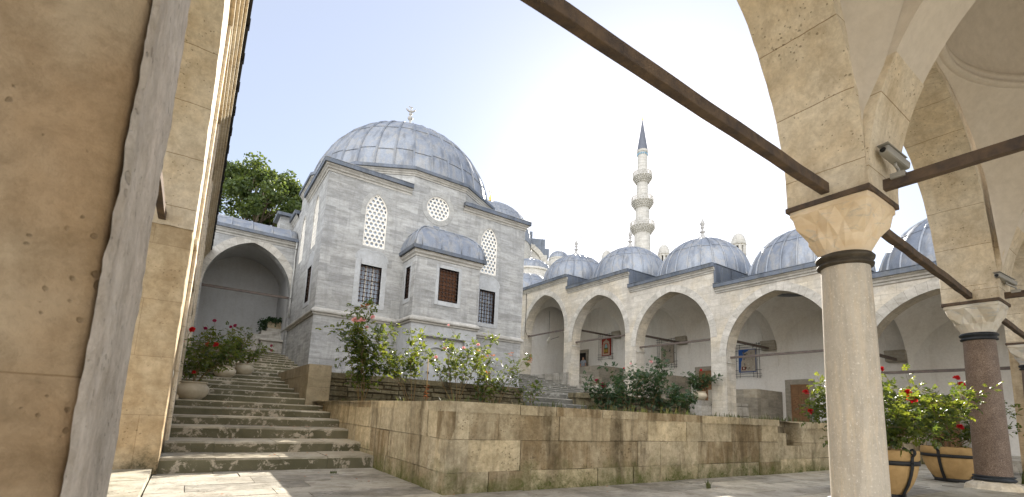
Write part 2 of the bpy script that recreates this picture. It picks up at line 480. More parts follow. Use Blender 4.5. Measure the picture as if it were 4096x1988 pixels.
M_['flagstone'] = stone('portico_flagstone', (0.50,0.46,0.37), (0.40,0.36,0.28), 1.6, 0.55, 0.008, (0.10,0.09,0.05), 1.0, 0.8, 1.0, stain=(0.2,0.17,0.1), stain_amt=0.6, pit=0.9)
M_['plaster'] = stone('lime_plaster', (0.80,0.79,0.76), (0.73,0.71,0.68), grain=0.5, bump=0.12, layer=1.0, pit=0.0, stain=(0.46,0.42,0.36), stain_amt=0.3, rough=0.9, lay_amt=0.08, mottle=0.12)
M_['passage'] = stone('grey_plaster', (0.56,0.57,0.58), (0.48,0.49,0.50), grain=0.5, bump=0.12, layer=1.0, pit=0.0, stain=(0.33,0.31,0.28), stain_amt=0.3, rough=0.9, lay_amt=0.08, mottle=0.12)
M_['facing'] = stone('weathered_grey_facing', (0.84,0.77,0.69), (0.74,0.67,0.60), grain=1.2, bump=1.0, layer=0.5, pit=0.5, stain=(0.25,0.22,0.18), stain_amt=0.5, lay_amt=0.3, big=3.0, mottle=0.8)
M_['pier'] = stone('shaded_pier_travertine', (0.42,0.335,0.225), (0.34,0.265,0.175), 3.0, 1.05, 0.002, (0.30,0.22,0.13), 1.0, 0.6, 1.6,  # same stone as tan_travertine, darker to paint in the near pier's shade
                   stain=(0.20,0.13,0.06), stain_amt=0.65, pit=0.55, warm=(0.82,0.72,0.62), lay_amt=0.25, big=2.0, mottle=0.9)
M_['vault'] = stone('vault_plaster', (0.70,0.64,0.56), (0.62,0.56,0.48), grain=0.4, bump=0.1, layer=1.0, pit=0.0, rough=0.9, lay_amt=0.08, mottle=0.12)

def lead_mat(name, c, c2, dirt):
    t = NT(name)
    P = t.pos()
    n1 = t.noise(P, 0.9, 5, 0.6, 0.3)
    n2 = t.noise(t.map(P, (1, 1, 0.5)), 3.0, 6, 0.7, 0.6)
    cc = t.mix(t.ramp(n1, 0.35, 0.65), c, c2)
    cc = t.mix(t.ramp(n2, 0.47, 0.58, 0, 0.45), cc, dirt)
    cc = t.mix(t.ramp(t.noise(t.map(P, (2.5, 2.5, 0.35)), 1.0, 5, 0.6), 0.5, 0.65, 0, 0.6), cc, tuple(x*0.5 for x in c))
    cc = t.mix(t.ramp(t.noise(P, 14, 4, 0.7), 0.4, 0.7, 0, 0.35), cc, tuple(x*0.55 for x in c))
    t.bsdf(cc, t.ramp(n2, 0.3, 0.7, 0.42, 0.62), t.bump(t.noise(P, 5, 5, 0.6), 0.35, 0.03), 0.35, 0.5)
    return t.m
M_['lead'] = lead_mat('lead_sheet', (0.19,0.215,0.26), (0.27,0.295,0.335), (0.36,0.34,0.30))
M_['leaddark'] = lead_mat('lead_flashing', (0.10,0.12,0.15), (0.14,0.16,0.20), (0.16,0.165,0.16))

def column_mat():
    t = NT('streaked_marble'); P = t.pos()
    s1 = t.noise(t.map(P, (6, 6, 0.5)), 1.0, 6, 0.6, 0.8)
    s2 = t.noise(t.map(P, (14, 14, 1.6)), 1.0, 5, 0.7, 0.5)
    c = t.mix(t.ramp(s1, 0.38, 0.62), (0.53,0.48,0.40), (0.42,0.38,0.32))
    c = t.mix(t.ramp(s2, 0.48, 0.66, 0, 0.5), c, (0.64,0.53,0.38))
    sp = t.noise(t.map(P, (1, 1, 0.7)), 55, 5, 0.75, 0.5)
    c = t.mix(t.ramp(t.noise(P, 9, 8, 0.8), 0.42, 0.62, 0, 0.5), c, t.mix(1.0, c, (0.78, 0.76, 0.73), 'MULTIPLY'))
    c = t.mix(t.ramp(sp, 0.58, 0.64, 0, 0.6), c, (0.80,0.76,0.68))
    c = t.mix(t.ramp(t.noise(P, 60, 3, 0.7), 0.62, 0.7, 0, 0.5), c, (0.24,0.20,0.16))
    t.bsdf(c, 0.7, t.bump(t.math('ADD', s2, sp), 0.25, 0.01)); return t.m
M_['column'] = column_mat()
def capital_mat(f=(1,1,1), nm='capital_marble'):
    t = NT(nm); P = t.pos()
    s1 = t.noise(t.map(P, (2.0, 2.0, 5)), 1.0, 6, 0.6, 1.2)
    c = t.mix(t.ramp(s1, 0.35, 0.65), (0.80,0.67,0.49), (0.70,0.54,0.35))
    c = t.mix(t.ramp(t.noise(t.map(P, (1, 1, 3)), 3.0, 5, 0.7, 1.0), 0.55, 0.66, 0, 0.7), c, (0.50,0.46,0.40))
    c = t.mix(1.0, c, f, 'MULTIPLY')
    t.bsdf(c, 0.65, t.bump(t.noise(P, 12, 5, 0.7), 0.2, 0.01)); return t.m
M_['capital'] = capital_mat((0.93,0.93,0.93)); M_['capitalpale'] = capital_mat((0.80,0.90,1.06), 'pale_capital_marble')
def granite():
    t = NT('red_granite'); P = t.pos()
    v = t.n('ShaderNodeTexVoronoi', Vector=P, Scale=150.0).outputs['Color']
    bw_ = t.n('ShaderNodeSeparateColor', Color=v).outputs[0]
    c = t.mix(t.ramp(bw_, 0.3, 0.7), (0.12,0.08,0.055), (0.22,0.155,0.11))
    c = t.mix(t.ramp(bw_, 0.82, 0.95), c, (0.33,0.26,0.20))
    c = t.mix(t.ramp(t.noise(P, 4, 4, 0.6), 0.4, 0.7, 0, 0.5), c, (0.07,0.045,0.03))
    t.bsdf(c, 0.5, t.bump(bw_, 0.1, 0.004)); return t.m
M_['granite'] = granite()
M_['rust'] = plain('rusty_iron', (0.15,0.105,0.07), 0.85, 0.1, 5, 0.5, 0.9, c2=(0.07,0.055,0.048))
M_['rustgrey'] = plain('weathered_iron', (0.15,0.12,0.10), 0.8, 0.2, 6, 0.5, 0.5, c2=(0.09,0.075,0.07))
M_['iron'] = plain('black_iron', (0.025,0.024,0.024), 0.6, 0.4, 12, 0.3, 0.2)
M_['grille'] = plain('grille_iron', (0.035,0.028,0.025), 0.7, 0.3, 18, 0.3, 0.3, c2=(0.085,0.045,0.03))
M_['collar'] = plain('bronze_collar', (0.09,0.075,0.055), 0.55, 0.5, 9, 0.4, 0.2)
M_['darkcollar'] = plain('dark_bronze_collar', (0.045,0.05,0.055), 0.5, 0.5, 9, 0.4, 0.2)
M_['wood'] = plain('carved_wood', (0.25,0.14,0.065), 0.6, 0, 4, 0.3, 0.2, c2=(0.19,0.105,0.05))
M_['darkwood'] = plain('dark_shutter_wood', (0.17,0.075,0.035), 0.6, 0, 5, 0.4, 0.2)
M_['lattice'] = plain('lattice_plaster', (0.80,0.77,0.70), 0.85, 0, 10, 0.12, 0.1)
M_['dark'] = plain('opening_shade', (0.02,0.018,0.016), 0.9)  # near-black fill stands in for the shade inside openings
M_['soil'] = plain('garden_soil', (0.10,0.075,0.045), 0.95, 0, 4, 0.4, 0.8, c2=(0.06,0.05,0.025), dist=0.05)
M_['potbeige'] = plain('beige_pot', (0.50,0.44,0.33), 0.6, 0, 4, 0.2, 0.08, c2=(0.38,0.33,0.24))
M_['potochre'] = plain('ochre_pot', (0.46,0.30,0.13), 0.85, 0, 5, 0.2, 0.9, c2=(0.36,0.23,0.095))
M_['strap'] = plain('iron_strap', (0.03,0.03,0.03), 0.6, 0.2, 9, 0.3, 0.2)
M_['gold'] = plain('gilded_metal', (0.75,0.52,0.16), 0.35, 0.9, 8, 0.2, 0.05)
M_['finial'] = plain('finial_stone', (0.42,0.41,0.39), 0.6, 0.1, 12, 0.35, 0.2)
M_['camgrey'] = plain('grey_metal', (0.34,0.33,0.30), 0.5, 0.2, 6, 0.1, 0.05)
M_['pale'] = stone('pale_distant_stone', (0.64,0.63,0.61), (0.54,0.53,0.51), 1.8, 0.6, 0.02, (0.48,0.46,0.42), 0.35, 0.3, 4.0, pit=0.2, stain=(0.4,0.38,0.35), stain_amt=0.4)
M_['bluetile'] = plain('blue_tile', (0.10,0.28,0.42), 0.4)
M_['skin'] = plain('skin', (0.48,0.27,0.18), 0.6)
M_['shirt'] = plain('grey_blue_shirt', (0.34,0.38,0.44), 0.85)
M_['trouser'] = plain('dark_trousers', (0.025,0.027,0.035), 0.85)
M_['hair'] = plain('dark_hair', (0.02,0.014,0.01), 0.7)
M_['pipe'] = plain('zinc_pipe', (0.40,0.40,0.38), 0.5, 0.4, 5, 0.2, 0.1)
M_['bark'] = plain('rose_stem', (0.16,0.15,0.06), 0.8, 0, 20, 0.3, 0.4, c2=(0.20,0.10,0.05))
M_['treebark'] = plain('tree_bark', (0.14,0.11,0.075), 0.9, 0, 3, 0.4, 0.8)
M_['stake'] = plain('bamboo_stake', (0.45,0.30,0.12), 0.7)

def glass_mat():
    t = NT('old_glass'); P = t.pos()
    c = t.mix(t.ramp(t.noise(P, 2.0, 3, 0.6), 0.4, 0.6), (0.22,0.26,0.32), (0.36,0.42,0.50))  # blue-grey base paints a sky reflection into the panes
    t.bsdf(c, 0.12, t.bump(t.noise(P, 3, 3), 0.08, 0.02), 0.0, 1.0); return t.m
M_['glass'] = glass_mat()
def leaf_mat(name, c, c2, trans, gloss=0.35):
    t = NT(name)
    a = t.n('ShaderNodeAttribute', _attribute_name='tone').outputs['Fac']
    cc = t.mix(a, c, c2)
    d = t.n('ShaderNodeBsdfPrincipled')
    t.t.links.new(cc, d.inputs['Base Color']); d.inputs['Roughness'].default_value = gloss; d.inputs['Specular IOR Level'].default_value = 0.5
    tr = t.n('ShaderNodeBsdfTranslucent')
    t.t.links.new(t.mix(1.0, cc, trans, 'MULTIPLY'), tr.inputs[0])
    mx = t.n('ShaderNodeMixShader', i0=0.42); t.t.links.new(d.outputs[0], mx.inputs[1]); t.t.links.new(tr.outputs[0], mx.inputs[2])
    t.t.links.new(mx.outputs[0], t.out.inputs[0]); return t.m
M_['leaf'] = leaf_mat('rose_leaf', (0.025,0.05,0.016), (0.07,0.105,0.028), (5.0,3.6,1.2), 0.27)
M_['leafblue'] = leaf_mat('dark_rose_leaf', (0.028,0.058,0.028), (0.055,0.095,0.04), (2.0,2.0,1.2))
M_['youngleaf'] = leaf_mat('red_young_leaf', (0.30,0.10,0.03), (0.45,0.17,0.05), (1.6,1.2,1.0))
M_['treeleaf'] = leaf_mat('plane_leaf', (0.04,0.07,0.018), (0.09,0.125,0.035), (2.2,1.9,1.1), 0.5)
M_['ivy'] = leaf_mat('ivy_leaf', (0.015,0.04,0.015), (0.04,0.08,0.025), (1.5,1.6,1.0))
M_['grass'] = leaf_mat('grass_blade', (0.05,0.075,0.02), (0.12,0.13,0.05), (1.6,1.4,1.0), 0.5)
M_['pink'] = leaf_mat('pink_petal', (0.80,0.50,0.50), (0.88,0.66,0.64), (1.2,1.0,1.0), 0.6)
M_['red'] = leaf_mat('red_petal', (0.50,0.008,0.015), (0.62,0.02,0.02), (1.4,1.0,1.0), 0.5)
M_['magenta'] = leaf_mat('magenta_petal', (0.28,0.005,0.05), (0.40,0.015,0.09), (1.4,1.0,1.0), 0.5)
# ================================================================== SETTING
def sheet(M, x0, x1, y0, y1, z, nx=1, ny=1, zf=None):
    for i in range(nx):
        for j in range(ny):
            a = x0+(x1-x0)*i/nx; b = x0+(x1-x0)*(i+1)/nx; c = y0+(y1-y0)*j/ny; d = y0+(y1-y0)*(j+1)/ny
            g = zf if zf else (lambda x, y: z)
            M.face([(a,c,g(a,c)), (b,c,g(b,c)), (b,d,g(b,d)), (a,d,g(a,d))])

def blocks(M, f, u0, u1, rows, wmin, wmax, depth, gap=0.008, dj=0.01, rnd=None, cuts=None):
    """coursed blocks on the face v=0 going back to v=depth"""
    rnd = rnd or random
    for ri, (z0, z1) in enumerate(rows):
        u = u0
        while u < u1-1e-4:
            wd = rnd.uniform(wmin, wmax)
            if u1-(u+wd) < wmin*0.6: wd = u1-u
            e = min(u+wd, u1)
            d = rnd.uniform(-dj, dj)
            j = lambda: rnd.uniform(-gap*0.4, gap*0.4)
            a0, a1, b0, b1 = u+gap/2+j(), e-gap/2+j(), z0+gap/2+j(), z1-gap/2+j()
            if u == u0: a0 = u
            if e == u1: a1 = e
            p = [f(a0,d,b0), f(a1,d,b0+j()), f(a1,depth,b0), f(a0,depth,b0), f(a0,d,b1), f(a1,d,b1+j()), f(a1,depth,b1), f(a0,depth,b1)]
            M.hull8(p, tone=rnd.random())
            u = e

def course(z0, hs):
    out = []; z = z0
    for h in hs: out.append((z, z+h)); z += h
    return out

m = MB(); sheet(m, -1500, 1500, -1500, 1500, -0.06)
tag(m.build('ground', plain('bare_ground', (0.16,0.14,0.10), 0.95, nscale=0.05, c2=(0.10,0.11,0.06))), kind='structure')

# courtyard slabs, each a slightly uneven block, over a mossy bed
rp = random.Random(11)
M = MB()
y = 2.55
while y < 8.6:
    h = rp.uniform(0.38, 0.62)
    x = -0.2+rp.uniform(-0.9, 0)
    while x < 20:
        l = rp.uniform(0.75, 1.9)
        z = rp.uniform(-0.006, 0.006); t = rp.uniform(-0.006, 0.006); g = rp.uniform(0.002, 0.006)
        x0 = max(x, -0.262)
        if x+l > -0.1:
            M.hull8([(x0+g,y+g,-0.05),(x+l-g,y+g,-0.05),(x+l-g,y+h-g,-0.05),(x0+g,y+h-g,-0.05),
                     (x0+g,y+g,z),(x+l-g,y+g,z+t),(x+l-g,y+h-g,z+t*0.5),(x0+g,y+h-g,z)], tone=rp.random())
        x += l
    y += h
M_['slab'] = stone('courtyard_slab_stone', (0.56,0.53,0.46), (0.42,0.395,0.345), grain=1.0, bump=1.0, layer=1.0, tone=0.4, big=0.8,
                   stain=(0.17,0.15,0.11), stain_amt=0.7, pit=0.9, lay_amt=0.35)
tag(M.build('courtyard_paving', M_['slab'], bevel=0.012, weld=False, rec=False), kind='structure')
M = MB(); sheet(M, -0.3, 24, 2.4, 13.4, -0.03)
tag(M.build('paving_bed', plain('mossy_joint', (0.09,0.09,0.045), 0.95, nscale=3, c2=(0.16,0.14,0.09))), kind='structure')

# portico floor: thick worn flagstones round the camera and along the left walk
rp = random.Random(5)
M = MB()
def flags(x0, x1, y0, y1, lmin, lmax, hmin, hmax):
    y = y1
    while y > y0+0.05:
        h = min(rp.uniform(hmin, hmax), y-y0)
        x = x0
        while x < x1-0.05:
            l = rp.uniform(lmin, lmax)
            if x1-(x+l) < lmin*0.5: l = x1-x
            z = 0.07+rp.uniform(-0.004, 0.004); g = 0.006
            M.hull8([(x+g,y-h+g,-0.04),(x+l-g,y-h+g,-0.04),(x+l-g,y-g,-0.04),(x+g,y-g,-0.04),
                     (x+g,y-h+g,z),(x+l-g,y-h+g,z),(x+l-g,y-g,z),(x+g,y-g,z)], tone=rp.random())
            x += l
        y -= h
flags(-0.27, 24, -3.9, 2.56, 0.9, 1.8, 0.5, 0.8)
flags(-6.5, -0.27, -3.9, 7.98, 0.9, 1.6, 1.0, 1.9)
M_['flag'] = stone('worn_flagstone', (0.60,0.56,0.46), (0.50,0.46,0.37), grain=1.0, bump=1.2, layer=1.0, tone=0.2, big=0.8,
                   stain=(0.17,0.15,0.08), stain_amt=0.7, pit=1.0)
tag(M.build('portico_floor', M_['flag'], bevel=0.015, weld=False, rec=False), kind='structure')

M = MB(); sheet(M, -60, 60, -80, -4.3, -0.02); sheet(M, -60, -7.3, -4.3, 40, -0.02)
tag(M.build('bounce_paving', M_['paving']), kind='structure')  # unseen pale ground added to bounce sunlight into the portico
# soil of the rose bed, upper terrace and the ground under the buildings
M = MB()
sheet(M, 2.72, 20, 5.3, 13.6, 1.09, 24, 12, lambda x, y: 1.09+0.05*noise.noise(Vector((x*0.8, y*0.8, 0))))
tag(M.build('garden_soil', M_['soil'], rec=False), kind='structure')
M = MB()
sheet(M, 3.1, 9.7, 13.9, 20.5, 1.82, 4, 4); sheet(M, 12.6, 20, 13.9, 20.5, 1.82, 4, 4); sheet(M, 9.7, 12.6, 14.95, 20.5, 1.82, 4, 4)
sheet(M, 13.9, 20, 20.5, 30, 1.82, 2, 2)
tag(M.build('upper_terrace', M_['soil'], rec=False), kind='structure')
M = MB()
for (y0, y1), z in zip(((23.2,29),(17.85,23.2),(12.55,17.85),(7.25,12.55),(-8,7.25)), (3.8,2.93,1.98,1.05,0.3)):
    M.box(20.02, 24.95, y0, y1, -0.04, z, skip='b')
tag(M.build('arcade_floor', M_['paving']), kind='structure')

# ================================================================== STAIRS
rs = random.Random(3)
st = thing('stone_staircase', 'long flight of worn mossy stone steps climbing beside the tomb to the arched passage', 'staircase', (1.3, 8.05, 0))
def edge_step(x0, x1, y0, y1, z0, z1, mat, parent, nb=3, r=rs, amp=0.012):
    """one step made of a few long stones with a chipped, uneven front edge"""
    M = MB()
    cutx = [x0] + sorted(x0+(x1-x0)*(k+r.uniform(-0.2, 0.2))/nb for k in range(1, nb)) + [x1]
    for a, b in zip(cutx[:-1], cutx[1:]):
        n = max(4, int((b-a)/0.09)); dz = r.uniform(-0.006, 0.006); dy = r.uniform(-0.008, 0.008); t = r.random()
        T = []; 
        for i in range(n+1):
            x = a+0.0015+(b-a-0.003)*i/n
            c1 = noise.noise(Vector((x*5, y0*3, z1)))*amp; c2 = noise.noise(Vector((x*7+5, y0*3, z1)))*amp
            T.append([(x, y0+dy+c1*0.6, z0), (x, y0+dy+c1, z1-0.03+dz), (x, y0+dy+0.022+abs(c2), z1+dz+c2*0.4), (x, y1, z1+dz)])
        for i in range(n):
            for k in range(3):
                M.face([T[i][k], T[i+1][k], T[i+1][k+1], T[i][k+1]], tone=t)
        M.face([T[0][0], T[0][1], T[0][2], T[0][3], (T[0][3][0], y1, z0)], tone=t)
        M.face([T[n][0], (T[n][3][0], y1, z0), T[n][3], T[n][2], T[n][1]], tone=t)
    return M.build('step', mat, parent)
tops = [0.195, 0.363, 0.547, 0.706, 0.865, 1.003, 1.16, 1.316, 1.457, 1.60, 1.725]
for n in range(11, 24): tops.append(tops[-1]+0.170)
for n, zt in enumerate(tops):
    y0 = 8.05+0.885*n
    xr = 2.76+0.012*n if n < 6 else (2.62 if y0 < 18.3 else 3.8)
    if n == 6: xr = 2.68
    zb = (tops[n-1]-0.06) if n else -0.04
    edge_step(-0.235 if y0 < 8.3 else -0.2, xr, y0, y0+0.95 if n < len(tops)-1 else 30.5, zb, zt, M_['step'], st, 4 if n < 8 else 3)

# ---- retaining wall of the rose bed
rw = thing('retaining_wall', 'low tan block wall with mossy foot holding the rose bed, its corner towards the viewer', 'wall', (2.65, 5.25, 0))
rr = random.Random(21)
fS, _ = frame_map((2.654, 5.25), (20, 5.25))
fW, _ = frame_map((2.80, 8.6), (2.654, 5.25))   # west side, u runs towards the corner
fW2, LW = frame_map((2.85, 13.35), (2.654, 5.25))
M = MB()
rows = course(-0.04, [0.30, 0.40, 0.36]);
def seg(u0, u1, rws, a=0.5, b=1.25, dj=0.012): blocks(M, lambda u, v, z: fS(u, v, z), u0, u1, rws, a, b, 0.3, 0.009, dj, rr)
seg(0, 10.55-2.654+0.05, rows[0:1]); seg(0, 7.92, [(0.255, 0.655)]); seg(0, 7.88, [(0.655, 1.005)])
seg(7.96, 12.2, [(-0.04, 0.295)], 0.7, 1.3); seg(8.95, 17.3, [(0.295, 0.64)]); seg(8.95, 17.3, [(0.64, 0.975)]); seg(12.2, 17.3, [(-0.04, 0.295)])
blocks(M, fW2, 0, LW-0.002, rows, 0.5, 1.2, 0.3, 0.009, 0.012, rr)
# little side stair let into the wall
def hb8(u0, u1, v0, v1, z0, z1, t): M.hull8([fS(*p) for p in ((u0,v0,z0),(u1,v0,z0),(u1,v1,z0),(u0,v1,z0),(u0,v0,z1),(u1,v0,z1),(u1,v1,z1),(u0,v1,z1))], t)
hb8(7.93, 8.94, 0.0, 0.5, 0.30, 0.572, 0.55); hb8(7.93, 8.29, 0.03, 0.5, 0.575, 0.845, 0.6)
hb8(7.6, 7.925, 0.3, 0.8, -0.04, 1.0, 0.5); hb8(8.955, 9.3, 0.3, 0.8, -0.04, 0.98, 0.5)
blocks(M, lambda u, v, z: fS(u, v+0.33, z), 7.9, 9.0, [(0.5,0.68),(0.68,0.83),(0.83,0.985)], 0.3, 0.6, 0.3, 0.016, 0.03, rr)
M.jitter(0.006, 3.0)
M.build('wall_face', M_['retain'], rw, bevel=0.018, weld=False, rec=False)
M = MB()
M.box(2.70, 10.5, 5.27, 5.9, -0.04, 1.0); M.box(11.8, 19.9, 5.27, 5.9, -0.04, 0.96); M.box(2.9, 3.3, 5.27, 13.4, -0.04, 1.0)
M.box(10.3, 12.2, 6.2, 6.6, -0.04, 0.97); M.build('wall_core', M_['soil'], rw)
M = MB()
blocks(M, lambda u, v, z: fS(u, v-0.012, z), 0.0, 7.93, [(0.992, 1.128)], 0.45, 1.5, 0.42, 0.007, 0.008, rr)
blocks(M, lambda u, v, z: fS(u, v-0.012, z), 8.95, 17.3, [(0.965, 1.115)], 0.6, 1.2, 0.42, 0.007, 0.008, rr)
blocks(M, lambda u, v, z: fS(u, v+0.31, z), 7.93, 8.95, [(0.972, 1.115)], 0.6, 1.2, 0.42, 0.007, 0.008, rr)
blocks(M, fW2, 0.0, LW-0.42, [(0.998, 1.128)], 0.5, 1.3, 0.42, 0.007, 0.01, rr)
M.jitter(0.005, 4.0)
M.build('coping', M_['retain'], rw, bevel=0.02, weld=False, rec=False)

# ---- parapet at the stair side with its squared end block
pp = thing('stair_parapet', 'solid tan stone parapet with squared end block beside the upper steps', 'wall', (2.8, 13.3, 0))
M = MB()
fP, LP = frame_map((2.55, 18.55), (2.55, 13.3))
blocks(M, fP, 0, LP, [(0.9, 1.48)], 0.9, 1.6, 0.58, 0.006, 0.006, rr)
blocks(M, fP, 0, LP, [(1.48, 1.78), (1.78, 2.08)], 1.0, 1.8, 0.58, 0.006, 0.006, rr)
M.jitter(0.004, 3)
M_['parapet'] = stone('parapet_block', (0.44,0.375,0.26), (0.36,0.30,0.20), grain=1.0, bump=0.7, layer=1.5, tone=0.25,
                      stain=(0.17,0.14,0.08), stain_amt=0.55, pit=0.6, big=1.0)
M.build('parapet_stones', M_['parapet'], pp, bevel=0.012, weld=False, rec=False)

# ---- rubble walls behind the bed
def rubble(name, label, x0, x1, y, z0, z1, ends, coph=0.16, seed=1, dirty=0.5):
    r = random.Random(seed)
    t = thing(name, label, 'wall', ((x0+x1)/2, y, 0))
    f, L = frame_map((x0, y), (x1, y))
    M = MB(); z = z0
    rws = []
    while z < z1-coph-0.03:
        h = min(r.uniform(0.12, 0.2), z1-coph-z); rws.append((z, z+h)); z += h
    blocks(M, f, 0, L, rws, 0.18, 0.62, 0.3, 0.03, 0.035, r)
    M.jitter(0.024, 4.0)
    M.build('rubble_face', M_['rubble'], t, bevel=0.022, weld=False, rec=False)
    M = MB(); M.box(x0+0.03, x1-0.03, y+0.05, y+0.5, z0, z1-coph+0.02); M.build('wall_core', M_['soil'], t)
    M = MB(); blocks(M, lambda u, v, z: f(u, v-0.02, z), 0, L, [(z1-coph, z1)], 0.8, 1.8, 0.55, 0.01, 0.012, r)
    M.jitter(0.008, 4.0)
    M.build('coping', M_['rubble'] if dirty > 0.4 else M_['parapet'], t, bevel=0.02, weld=False, rec=False)
    return t
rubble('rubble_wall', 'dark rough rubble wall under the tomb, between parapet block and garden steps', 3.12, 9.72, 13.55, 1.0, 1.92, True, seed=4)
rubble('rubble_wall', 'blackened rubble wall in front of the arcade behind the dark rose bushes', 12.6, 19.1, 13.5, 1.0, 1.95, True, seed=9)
# garden steps through the gap, with end pedestal
gs = thing('garden_staircase', 'short grey stone garden steps between the two rubble walls', 'staircase', (11, 13.2, 1.0))
for n, (x0, x1, y0, zt) in enumerate(((9.72,12.6,12.75,1.27),(9.74,12.6,13.35,1.46),(9.74,12.6,13.85,1.66),(9.74,12.6,14.35,1.88))):
    edge_step(x0, x1, y0, y0+0.7, 1.0, zt, M_['stepgrey'], gs, 2)
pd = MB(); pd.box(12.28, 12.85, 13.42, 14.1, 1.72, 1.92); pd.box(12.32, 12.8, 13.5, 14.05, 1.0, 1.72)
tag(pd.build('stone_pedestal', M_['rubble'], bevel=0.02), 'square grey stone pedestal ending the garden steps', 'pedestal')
us = thing('upper_staircase', 'broad grey steps rising behind the tomb corner to the first arcade bay', 'staircase', (17, 20.5, 1.8))
z = 1.85
for n in range(12):
    edge_step(14.07, 19.95, 17.6+0.85*n, 17.6+0.85*n+0.95, 1.0, z+0.165, M_['stepgrey'], us, 4)
    z += 0.165
# side wall of the first bay and the pier plinth beside it
bw_ = thing('terrace_wall', 'patched pale block wall along the first arcade bay above the grey steps', 'wall', (20, 25.6, 1.8))
M = MB(); fB, LB = frame_map((19.93, 28.5), (19.93, 22.9))
blocks(M, fB, 0, LB, [(1.8,2.3),(2.3,2.75),(2.75,3.3),(3.3,3.81)], 0.5, 1.2, 0.75, 0.008, 0.01, rr)
M.jitter(0.006, 3)
M_['whiteblock'] = stone('pale_patched_block', (0.56,0.54,0.50), (0.44,0.42,0.38), grain=1.0, bump=0.6, layer=3, tone=0.3, stain=(0.12,0.11,0.09), stain_amt=0.7, pit=0.6)
M.build('wall_face', M_['whiteblock'], bw_, bevel=0.012, weld=False, rec=False)
# pale plinth blocks at the foot of the arcade, stepping down
for (y0, y1, z1, lab) in ((17.95, 22.85, 2.92, 'pale block plinth below the second arcade arch behind the rose bushes'),
                          (12.9, 17.8, 2.0, 'pale block plinth below the third arcade arch, carrying a beige rose pot')):
    t = thing('terrace_wall', lab, 'wall', (19.9, (y0+y1)/2, 1.0))
    M = MB(); f, L = frame_map((19.7 if y0 > 15 else 19.2, y1), (19.7 if y0 > 15 else 19.2, y0))
    hh = (z1-1.0)/4
    blocks(M, f, 0, L, [(1.0+hh*k, 1.0+hh*(k+1)) for k in range(4)], 0.5, 1.1, 0.78 if y0 < 15 else 0.3, 0.008, 0.01, rr)
    M.jitter(0.006, 3); M.build('wall_face', M_['whiteblock'], t, bevel=0.012, weld=False, rec=False)

# ================================================================== NEAR PORTICO
Z0, ZS = 0.07, 3.40
HALF, RISE = 2.755, 2.98
near = thing('domed_portico', 'shaded stone portico with tan piers, pointed arches and marble columns around the viewer', 'portico', (2.5, 2.05, 0))
C1 = (5.68, 2.05); C2 = (11.95, 2.25); C3 = (17.95, 2.42)

def rough_pier(x0, x1, y0, y1, z0, z1, seed, name='pier', mat='near'):
    M = MB(); nz = int((z1-z0)/0.06); n = 8
    r = 0.03
    # closed outline with slightly rounded, chipped corners
    pts = []
    for (cx, cy, a0) in ((x1-r, y0+r, -90), (x1-r, y1-r, 0), (x0+r, y1-r, 90), (x0+r, y0+r, 180)):
        for k in range(3): pts.append((cx+r*math.cos(R(a0+45*k)), cy+r*math.sin(R(a0+45*k)), 1))
        nx = {-90: (x1, y1-r), 0: (x0+r, y1), 90: (x0, y0+r), 180: (x1-r, y0)}[a0]
        sx, sy = pts[-1][0], pts[-1][1]
        for k in range(1, n): pts.append((sx+(nx[0]-sx)*k/n, sy+(nx[1]-sy)*k/n, 0))
    def P(i, j):
        x, y, c = pts[i % len(pts)]; z = z0+(z1-z0)*j/nz
        v = Vector((x, y, z)); q = v*2.2+Vector((seed, 0, 0))
        d = noise.noise(q)*0.008 + noise.noise(v*9+Vector((seed, 3, 0)))*0.004
        if c: d += min(0, noise.noise(Vector((x*3, y*3, z*3.1+seed)))*0.012) + min(0, noise.noise(Vector((x*3, y*3, z*11+seed)))*0.012)
        nx_ = (x-(x0+x1)/2); ny_ = (y-(y0+y1)/2); l = max(abs(nx_), abs(ny_))
        dx = 1 if abs(x-x1) < 0.031 else (-1 if abs(x-x0) < 0.031 else 0); dy = 1 if abs(y-y1) < 0.031 else (-1 if abs(y-y0) < 0.031 else 0)
        return (x+dx*d, y+dy*d, z)
    for i in range(len(pts)):
        for j in range(nz): M.face([P(i,j), P(i+1,j), P(i+1,j+1), P(i,j+1)], sm=True)
    return M.build(name, M_[mat], near)
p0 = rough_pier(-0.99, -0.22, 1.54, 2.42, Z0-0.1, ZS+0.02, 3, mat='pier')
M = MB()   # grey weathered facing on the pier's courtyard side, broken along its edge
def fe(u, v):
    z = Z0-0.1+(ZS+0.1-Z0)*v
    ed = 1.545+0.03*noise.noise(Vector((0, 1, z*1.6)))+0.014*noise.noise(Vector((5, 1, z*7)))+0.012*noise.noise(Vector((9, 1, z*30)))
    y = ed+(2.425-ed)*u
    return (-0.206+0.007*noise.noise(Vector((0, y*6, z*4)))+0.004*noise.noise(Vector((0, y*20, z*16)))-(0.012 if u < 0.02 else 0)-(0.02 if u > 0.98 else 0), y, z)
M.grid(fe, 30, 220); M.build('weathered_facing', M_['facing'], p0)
rough_pier(-0.99, -0.215, 7.97, 8.74, 0.0, ZS, 8)

def near_arch(A, B, face='north', thick=0.77, mat='near_arch', name='arch', half=HALF, u0=None, u1=None, ztop=7.2, zs=ZS, rise=RISE):
    f0, L = frame_map(A, B)
    f = lambda u, v, z: f0(u, v-thick/2, z)
    M = MB()
    c = L/2
    arch_wall(M, f, u0 if u0 is not None else c-half, u1 if u1 is not None else c+half, c, half, rise, zs, zs, ztop, thick, 40, 10)
    M.jitter(0.010, 2.5); M.jitter(0.006, 11.0)
    o = M.build(name, M_[mat], near)
    return f, c
